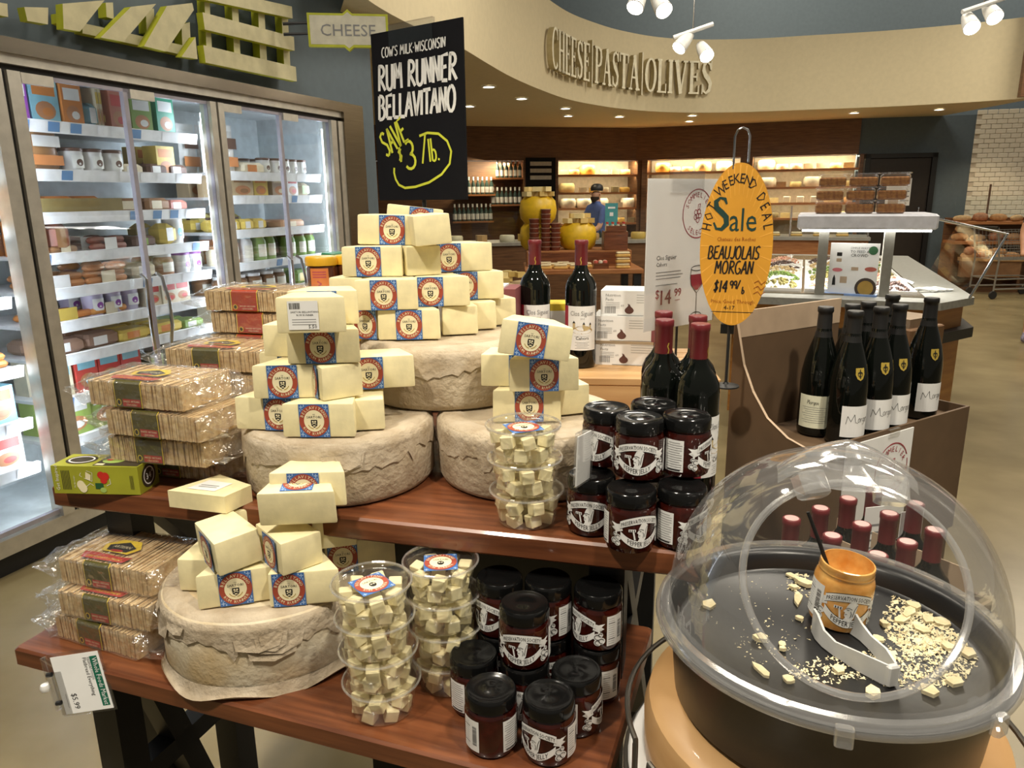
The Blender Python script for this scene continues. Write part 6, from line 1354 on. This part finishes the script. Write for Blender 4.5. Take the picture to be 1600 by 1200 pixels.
pr2 = human('person', 'shopper in blue shorts and dark patterned shoes at the aisle edge', (ft.x + .06, ft.y, 0), R(-40), stand_joints(1.72, .2), [skin2, pm('blue_shorts', (.18, .32, .55), .8), pm('dark_top', (.05, .05, .05), .8), pm('patterned_shoe', (.05, .04, .10), .6, scale=60, col2=(.35, .32, .4))], lambda c: 3 if c.z < .1 else (0 if c.z < .46 else (1 if c.z < .98 and abs(c.x) < .19 else (0 if (abs(c.x) > .17 and c.z < 1.2) or c.z > 1.42 else 2))))
MB().lathe([(.09, -.06), (.098, 0), (.09, .06), (.05, .1), (0, .11)], 18).build('hair', pm('brown_hair', (.06, .03, .015), .8), pr2, (0, .015, 1.645))
MB().lathe([(0, -.02), (.012, -.01), (.008, .02), (0, .03)], 8).build('nose', skin2, pr2, (0, -.1, 1.62))

# ---- olive bar
OC = P(1527, 482, .88); OC.z = 0; OA = R(-21.2)      # local x along the near edge, y away from the shopper
OW = 1.424; O0 = Vector((1.35, 4.67, 0)); OCH = [(0, 0), (1.2, 0), (OW, .327), (OW, 3.6), (0, 3.6)]
OCI = lambda e: [(e, e), (1.2 - e * .4, e), (OW - e, .327 + e * .4), (OW - e, 3.6 - e), (e, 3.6 - e)]
ob = thing('olive_bar', 'self-service olive bar island with grey stone top and wooden base', 'counter', O0, (0, 0, OA))
MB().prism(OCH, .835, .88).build('stone_top', pm('grey_stone', (.33, .33, .30), .35, var=.08, scale=40), ob)
MB().prism(OCI(.05), .12, .835).build('wood_base', pm('amber_wood', (.48, .22, .05), .4, scale=4, stretch=(1, 1, 9), col2=(.36, .14, .03)), ob)
MB().prism(OCI(-.015), .64, .70).build('bumper_rail', 'black', ob)
MB().prism(OCI(.1), 0, .12).build('plinth', 'black', ob)
MB().box(.10, .20, .8805, 1.14, 3.3, .89).build('pan_frame', 'steel', ob)
olv = [pm('olive_mix_%d' % i, c, .3, scale=70, col2=c2) for i, (c, c2) in enumerate((((.32, .30, .08), (.16, .12, .03)), ((.62, .50, .28), (.42, .26, .08)), ((.55, .12, .10), (.75, .62, .40)), ((.20, .32, .06), (.10, .16, .02)), ((.12, .07, .05), (.05, .02, .02))))]
rnd = random.Random(3)
ON = ['green olives', 'pale beans', 'red and cream salad', 'bright green pickles', 'dark olives']
olb = []
for m_ in olv:
    b = MB()
    for k in range(70):
        a = rnd.uniform(0, 6.28); q = math.sqrt(rnd.random()); x, y = .13 * q * math.cos(a), .19 * q * math.sin(a); z = .045 * (1 - q * q) + .008; s_ = rnd.uniform(.010, .016)
        b.add([(x - s_, y, z), (x, y - s_, z), (x + s_, y, z), (x, y + s_, z), (x, y, z + s_), (x, y, z - s_)], [(0, 1, 4), (1, 2, 4), (2, 3, 4), (3, 0, 4), (1, 0, 5), (2, 1, 5), (3, 2, 5), (0, 3, 5)], 0, True)
    olb.append(b.mesh('food_heap', m_, 80))
panm = MB(); panm.box(-.155, -.215, 0, .155, -.205, .02).box(-.155, .205, 0, .155, .215, .02).box(-.155, -.205, 0, -.145, .205, .02).box(.145, -.205, 0, .155, .205, .02).box(-.145, -.205, 0, .145, .205, .004); panme = panm.mesh('pan', 'white')
spm = MB(); spm.tube([(0, -.17, .03), (0, -.05, .045), (0, .03, .03)], .007).lathe([(0, .018), (.02, .022), (.028, .032)], 12, 0, 0, .05); spme = spm.mesh('serving_spoon', pm('white_plastic', (.82, .82, .8), .35))
for r_ in range(5):
    for c_ in range(3):
        x, y = .29 + c_ * .33, .47 + r_ * .46; p = world(O0, OA, x, y, .8905); kk = (r_ * 3 + c_ * 2) % 5
        t = thing('olive_pan', 'white pan of %s set in the olive bar' % ON[kk], 'food pan', p, (0, 0, OA), 'pans in the olive bar'); put('pan', panme, t); h_ = put('food_heap', olb[kk], t, (0, 0, .004)); h_['kind'] = 'stuff'
        if (r_ + c_) % 2 == 0: tag(put('serving_spoon', spme, None, world(O0, OA, x + .05, y - .06, .93), (0, 0, OA + R(rnd.uniform(-40, 40)))), 'white serving spoon resting in a pan of %s' % ON[kk], 'spoon', 'serving spoons in the olive bar')
for k in range(3): tag(put('serving_spoon', spme, None, world(O0, OA, OW - .24 + k * .05, .50 + k * .04, .862), (0, 0, OA + R(-62))), 'white serving spoon lying on the grey stone top', 'spoon', 'spoons on the stone top')
# sneeze guard
def toO(p): d = p - O0; return d.x * math.cos(OA) + d.y * math.sin(OA), -d.x * math.sin(OA) + d.y * math.cos(OA)
pA, pB = toO(P(1283, 474, .88)), toO(P(1381, 475, .88)); ym = (pA[1] + pB[1]) / 2
sg = thing('sneeze_guard', 'glass sneeze guard with white light box on grey posts over the olive bar', 'sneeze guard', O0, (0, 0, OA))
for x in (pA[0], pB[0]): MB().box(x - .028, ym - .03, .88, x + .028, ym + .03, 1.29).build('post', pm('grey_post', (.30, .29, .25), .4, .4), sg)
cx0, cx1 = pA[0] - .16, pB[0] + .24
MB().cbox(cx0, ym - .10, 1.285, cx1, ym + .45, 1.375, 0, .012).build('light_box', pm('white_enamel', (.72, .73, .80), .3), sg)
MB().box(cx0 + .03, ym - .08, 1.272, cx1 - .03, ym - .03, 1.285).build('light_tube', pm('tube_glow', (1, .98, .92), .4, emit=7), sg)
lamp('sneeze_guard_lamp', 'AREA', world(O0, OA, (cx0 + cx1) / 2, ym + .2, 1.268), 16, (1, .96, .88), world(O0, OA, (cx0 + cx1) / 2, ym + .15, .9), cx1 - cx0 - .1, sizey=.3)
b = MB(); b.add([(cx0 - .55, ym - .18, 1.30), (cx0, ym - .1, 1.34), (cx0, ym + .42, 1.34), (cx0 - .55, ym + .55, 1.30)], [(0, 1, 2, 3)]); b.build('glass_wing', 'pane', sg)
b = MB(); b.add([(cx1, ym - .1, 1.34), (cx1 + .34, ym - .12, 1.26), (cx1 + .20, ym - .12, .93), (cx1 + .34, ym + 1.4, 1.26), (cx1, ym + 1.4, 1.34), (cx1 + .20, ym + 1.4, .93)], [(0, 1, 3, 4), (1, 2, 5, 3)]); b.build('glass_side', 'pane', sg)
MB().tube([(cx1, ym - .1, 1.345), (cx1 + .34, ym - .12, 1.265), (cx1 + .20, ym - .12, .90)], .008).build('glass_edge', 'chrome', sg)
t = thing('recipe_sign', 'white recipe poster to feed a crowd standing between the sneeze guard posts', 'sign', world(O0, OA, (pA[0] + pB[0]) / 2 - .0, ym + .0, .88), (0, 0, OA - R(14)))
MB().box(-.14, -.002, .01, .14, .002, .32).build('poster', 'white', t); MB().box(-.15, -.03, 0, .15, .03, .012).build('acrylic_foot', pm('blue_acrylic', (.20, .32, .62), .3), t)
b = MB(lambda u, v, w: (u, -.0022 - w, v)); b.text('SIMPLE WAYS', .03, .285, .018, .001, 3, res=1); b.text('TO FEED A', .03, .262, .022, .001, 0, res=1); b.text('CROWD', .03, .238, .026, .001, 0, res=1); b.ell(.105, .278, .026, .026, .001, 1, 16); b.ell(.08, .05, .062, .062, .001, 2, 22); b.ell(.08, .05, .045, .045, .0014, 4, 18); b.ell(-.09, .155, .03, .012, .001, 5, 14); b.ell(.1, .165, .034, .014, .001, 6, 14); b.rect(-.1, .24, -.07, .262, .001, 0); b.rect(-.1, .205, -.07, .225, .001, 7); b.rect(-.01, .155, .03, .175, .001, 7); b.rect(-.07, .075, -.03, .115, .001, 7); b.flat([(-.115, .06), (-.095, .06), (-.097, .1), (-.105, .125), (-.113, .1)], .001, 0)
b.build('poster_print', ['ink', pm('badge_green', (.04, .14, .06), .5), pm('pan_black', (.06, .04, .03), .5), 'grey', pm('stew', (.42, .26, .05), .6), pm('raw_pink', (.62, .18, .20), .6), pm('ham', (.45, .12, .09), .6), 'tan'], t)
gm = MB(); gm.cbox(-.075, -.05, 0, .075, .05, .055, 0, .008); gmm = gm.mesh('granola', pm('granola', (.38, .17, .04), .7, scale=60, col2=(.20, .07, .015), bump=.6)); gcl = MB(); gcl.cbox(-.079, -.054, -.001, .079, .054, .070, 0, .01).cbox(-.084, -.059, .070, .084, .059, .078, 0, .003); gcm = gcl.mesh('box_shell', 'cup')
for lev in range(3):
    for c_ in range(3):
        p = world(O0, OA, (pA[0] + pB[0]) / 2 - .17 + c_ * .172 - (.0 if lev < 2 else -.01), ym + .05, 1.377 + lev * .0795); t = thing('granola_box', 'clear box of brown granola, %s layer of the stack on the light box' % ('bottom', 'middle', 'top')[lev], 'food box', p, (0, 0, OA), 'granola boxes on the sneeze guard'); put('granola', gmm, t); put('box_shell', gcm, t)
# ---- kraft carton behind the wine case
p = PY(1468, 600, 2.35); t = thing('carton', 'tall kraft carton with torn paper edge standing behind the Morgon bottles', 'carton', (p.x - .08, 2.4, 0), (0, 0, UA)); MB().cbox(0, 0, 0, .2, .2, 1.06, 0, .004).build('carton_body', pm('kraft_brown', (.36, .20, .10), .7), t); MB().box(.02, .02, 1.06, .18, .18, 1.09).build('torn_paper', 'tan', t)

# ---- bread shelves
bs = thing('bread_rack', 'dark wooden bread rack in front of the white tiled wall', 'shelf', (6.75, 11.45, 0), (0, 0, R(-12)))
BW = 3.0
MB().box(0, .5, 0, BW, .55, 1.1).build('back_board', 'darkwood', bs)
for z, d_ in ((1.05, .10), (.76, 0.0)): MB().box(0, d_, z - .04, BW, .5, z).build('shelf_board', 'shelfwood', bs)
MB().box(0, .0, 0, BW, .5, .08).build('plinth', 'darkwood', bs)
for x in (0, .95, BW): MB().box(x - .02, .0, 0, x + .02, .5, .72).build('upright', 'darkwood', bs)
MB().box(.1, -.14, .24, .9, 0, .5).build('bread_bin', pm('bin_wood', (.24, .12, .05), .6), bs); MB().box(.08, -.16, .48, .92, .02, .53).build('bin_rim', 'tanwood', bs)
MB().box(-.02, .1, 1.12, BW, .11, 1.42).build('glass_guard', 'pane', bs)
for x in (.5, 2.0): MB().tube([(x, .3, 1.05), (x, .3, 1.6)], .015).build('guard_post', 'darkwood', bs)
BA = R(-12); BO = Vector((6.75, 11.45, 0)); rnd = random.Random(9)
brd = []
for (l, r_) in ((.115, .06), (.10, .07), (.125, .05)):
    b = MB(); b.tube([(-l, 0, r_ * .8), (-l * .8, 0, r_ * .85), (-l * .3, 0, r_ * .9), (l * .3, 0, r_ * .9), (l * .8, 0, r_ * .85), (l, 0, r_ * .8)], [r_ * .3, r_ * .75, r_, r_, r_ * .75, r_ * .3], 10); brd.append(b.mesh('bread_loaf', pm('bread_crust_%d' % int(l * 1000), ((.55, .30, .12), (.50, .24, .12), (.62, .42, .22))[len(brd)], .7, scale=30, col2=((.40, .18, .06), (.36, .14, .07), (.5, .3, .13))[len(brd)])))
for z, w_, n_ in ((1.05, 'upper shelf', 11), (.76, 'lower shelf', 12)):
    for k in range(n_): tag(put('bread_loaf', brd[(k * 2 + n_) % 3], None, world(BO, BA, .15 + k * .25, .25, z + .002), (0, 0, BA + R(rnd.uniform(-50, 50)))), 'bagged brown loaf on the %s of the bread rack' % w_, 'bread', 'loaves on the bread rack')
for k in range(7): tag(put('bread_loaf', brd[k % 3], None, world(BO, BA, .2 + (k % 4) * .19, -.07, .50 + (k // 4) * .06), (0, 0, BA + k)), 'loaf heaped in the bin of the bread rack', 'bread', 'loaves in the bread bin')
# ---- shopping cart
CP = P(1553, 486, 0); sc_ = thing('shopping_cart', 'grey wire shopping cart standing before the bread rack', 'cart', CP, (0, 0, R(4)))
wire = pm('cart_wire', (.38, .36, .32), .35, .7)
MB().tube([(0, 0, .12), (.02, 0, .55), (-.06, 0, 1.0)], .013).tube([(0, .5, .12), (.02, .5, .55), (-.06, .5, 1.0)], .013).tube([(0, 0, .14), (.8, .05, .14), (.8, .45, .14), (0, .5, .14)], .012).build('frame', wire, sc_)
b = MB()
for k in range(17): b.tube([(.02 + k * .052, .0, .55), (-.02 + k * .056, -.02, .95)], .003, 5).tube([(.02 + k * .052, .5, .55), (-.02 + k * .056, .52, .95)], .003, 5)
for k in range(6): z = .55 + k * .08; b.tube([(.0, -.004 * k, z), (.88, .03, z)], .0035, 5).tube([(.0, .5, z), (.88, .47, z)], .0035, 5)
for k in range(9): b.tube([(.9, .03 + k * .055, .55), (.92, .03 + k * .055, .92)], .003, 5).tube([(.02, .0 + k * .06, .55), (.9, .03 + k * .055, .55)], .003, 5)
b.build('basket', wire, sc_)['kind'] = 'stuff'
MB().tube([(-.08, -.02, 1.0), (-.08, .52, 1.0)], .018).build('handle', 'black', sc_); MB().tube([(0, .0, .28), (.7, .05, .28), (.7, .45, .28), (0, .5, .28)], .01, closed=True).build('lower_rack', wire, sc_)
wm = MB(); wm.T = lambda x, y, z: (x, z, y); wm.lathe([(0, -.015), (.055, -.015), (.06, 0), (.055, .015), (0, .015)], 16)
wme = wm.mesh('wheel', 'rubber')
for x, y in ((.0, 0), (.0, .5), (.78, .06), (.78, .44)): put('wheel', wme, sc_, (x, y, .06)); MB().tube([(x, y, .07), (x, y, .14)], .012).build('caster_fork', wire, sc_)

# ---- track lights
def track(px, py, Y, heads, label):
    p = PY(px, py, Y); t = thing('track_light', label, 'light', p)
    MB().tube([(-.16, .0, .06), (.16, .0, .16)], .018).build('track_bar', 'white', t); MB().tube([(0, 0, .11), (0, 0, 3.0)], .006).build('hanging_rod', 'chrome', t)
    for (dx, dz, rx, ry) in heads:
        h_ = MB().lathe([(0, .10), (.04, .10), (.05, .05), (.062, -.06), (.058, -.065), (.05, -.05)], 18).build('lamp_head', pm('lamp_white', (.75, .74, .70), .4), t, (dx, 0, dz), (R(rx), R(ry), 0))
        MB().disc(.052, -.052, 18).build('lamp_lens', pm('spot_glow', (1, .95, .85), .4, emit=25), h_)
    return p
track(1034, 2, 5.6, ((-.10, -.02, -30, 25), (.06, -.05, -45, -20)), 'pair of white track spotlights hung before the blue upper wall')
track(1095, 78, 6.6, ((-.08, .02, -20, 40), (.10, -.05, -48, -15)), 'pair of white track spotlights hung in front of the soffit lettering')
track(1548, 50, 6.2, ((-.09, -.02, -48, 10), (.07, .05, -48, 0)), 'pair of white track spotlights hung beside the brown panel')
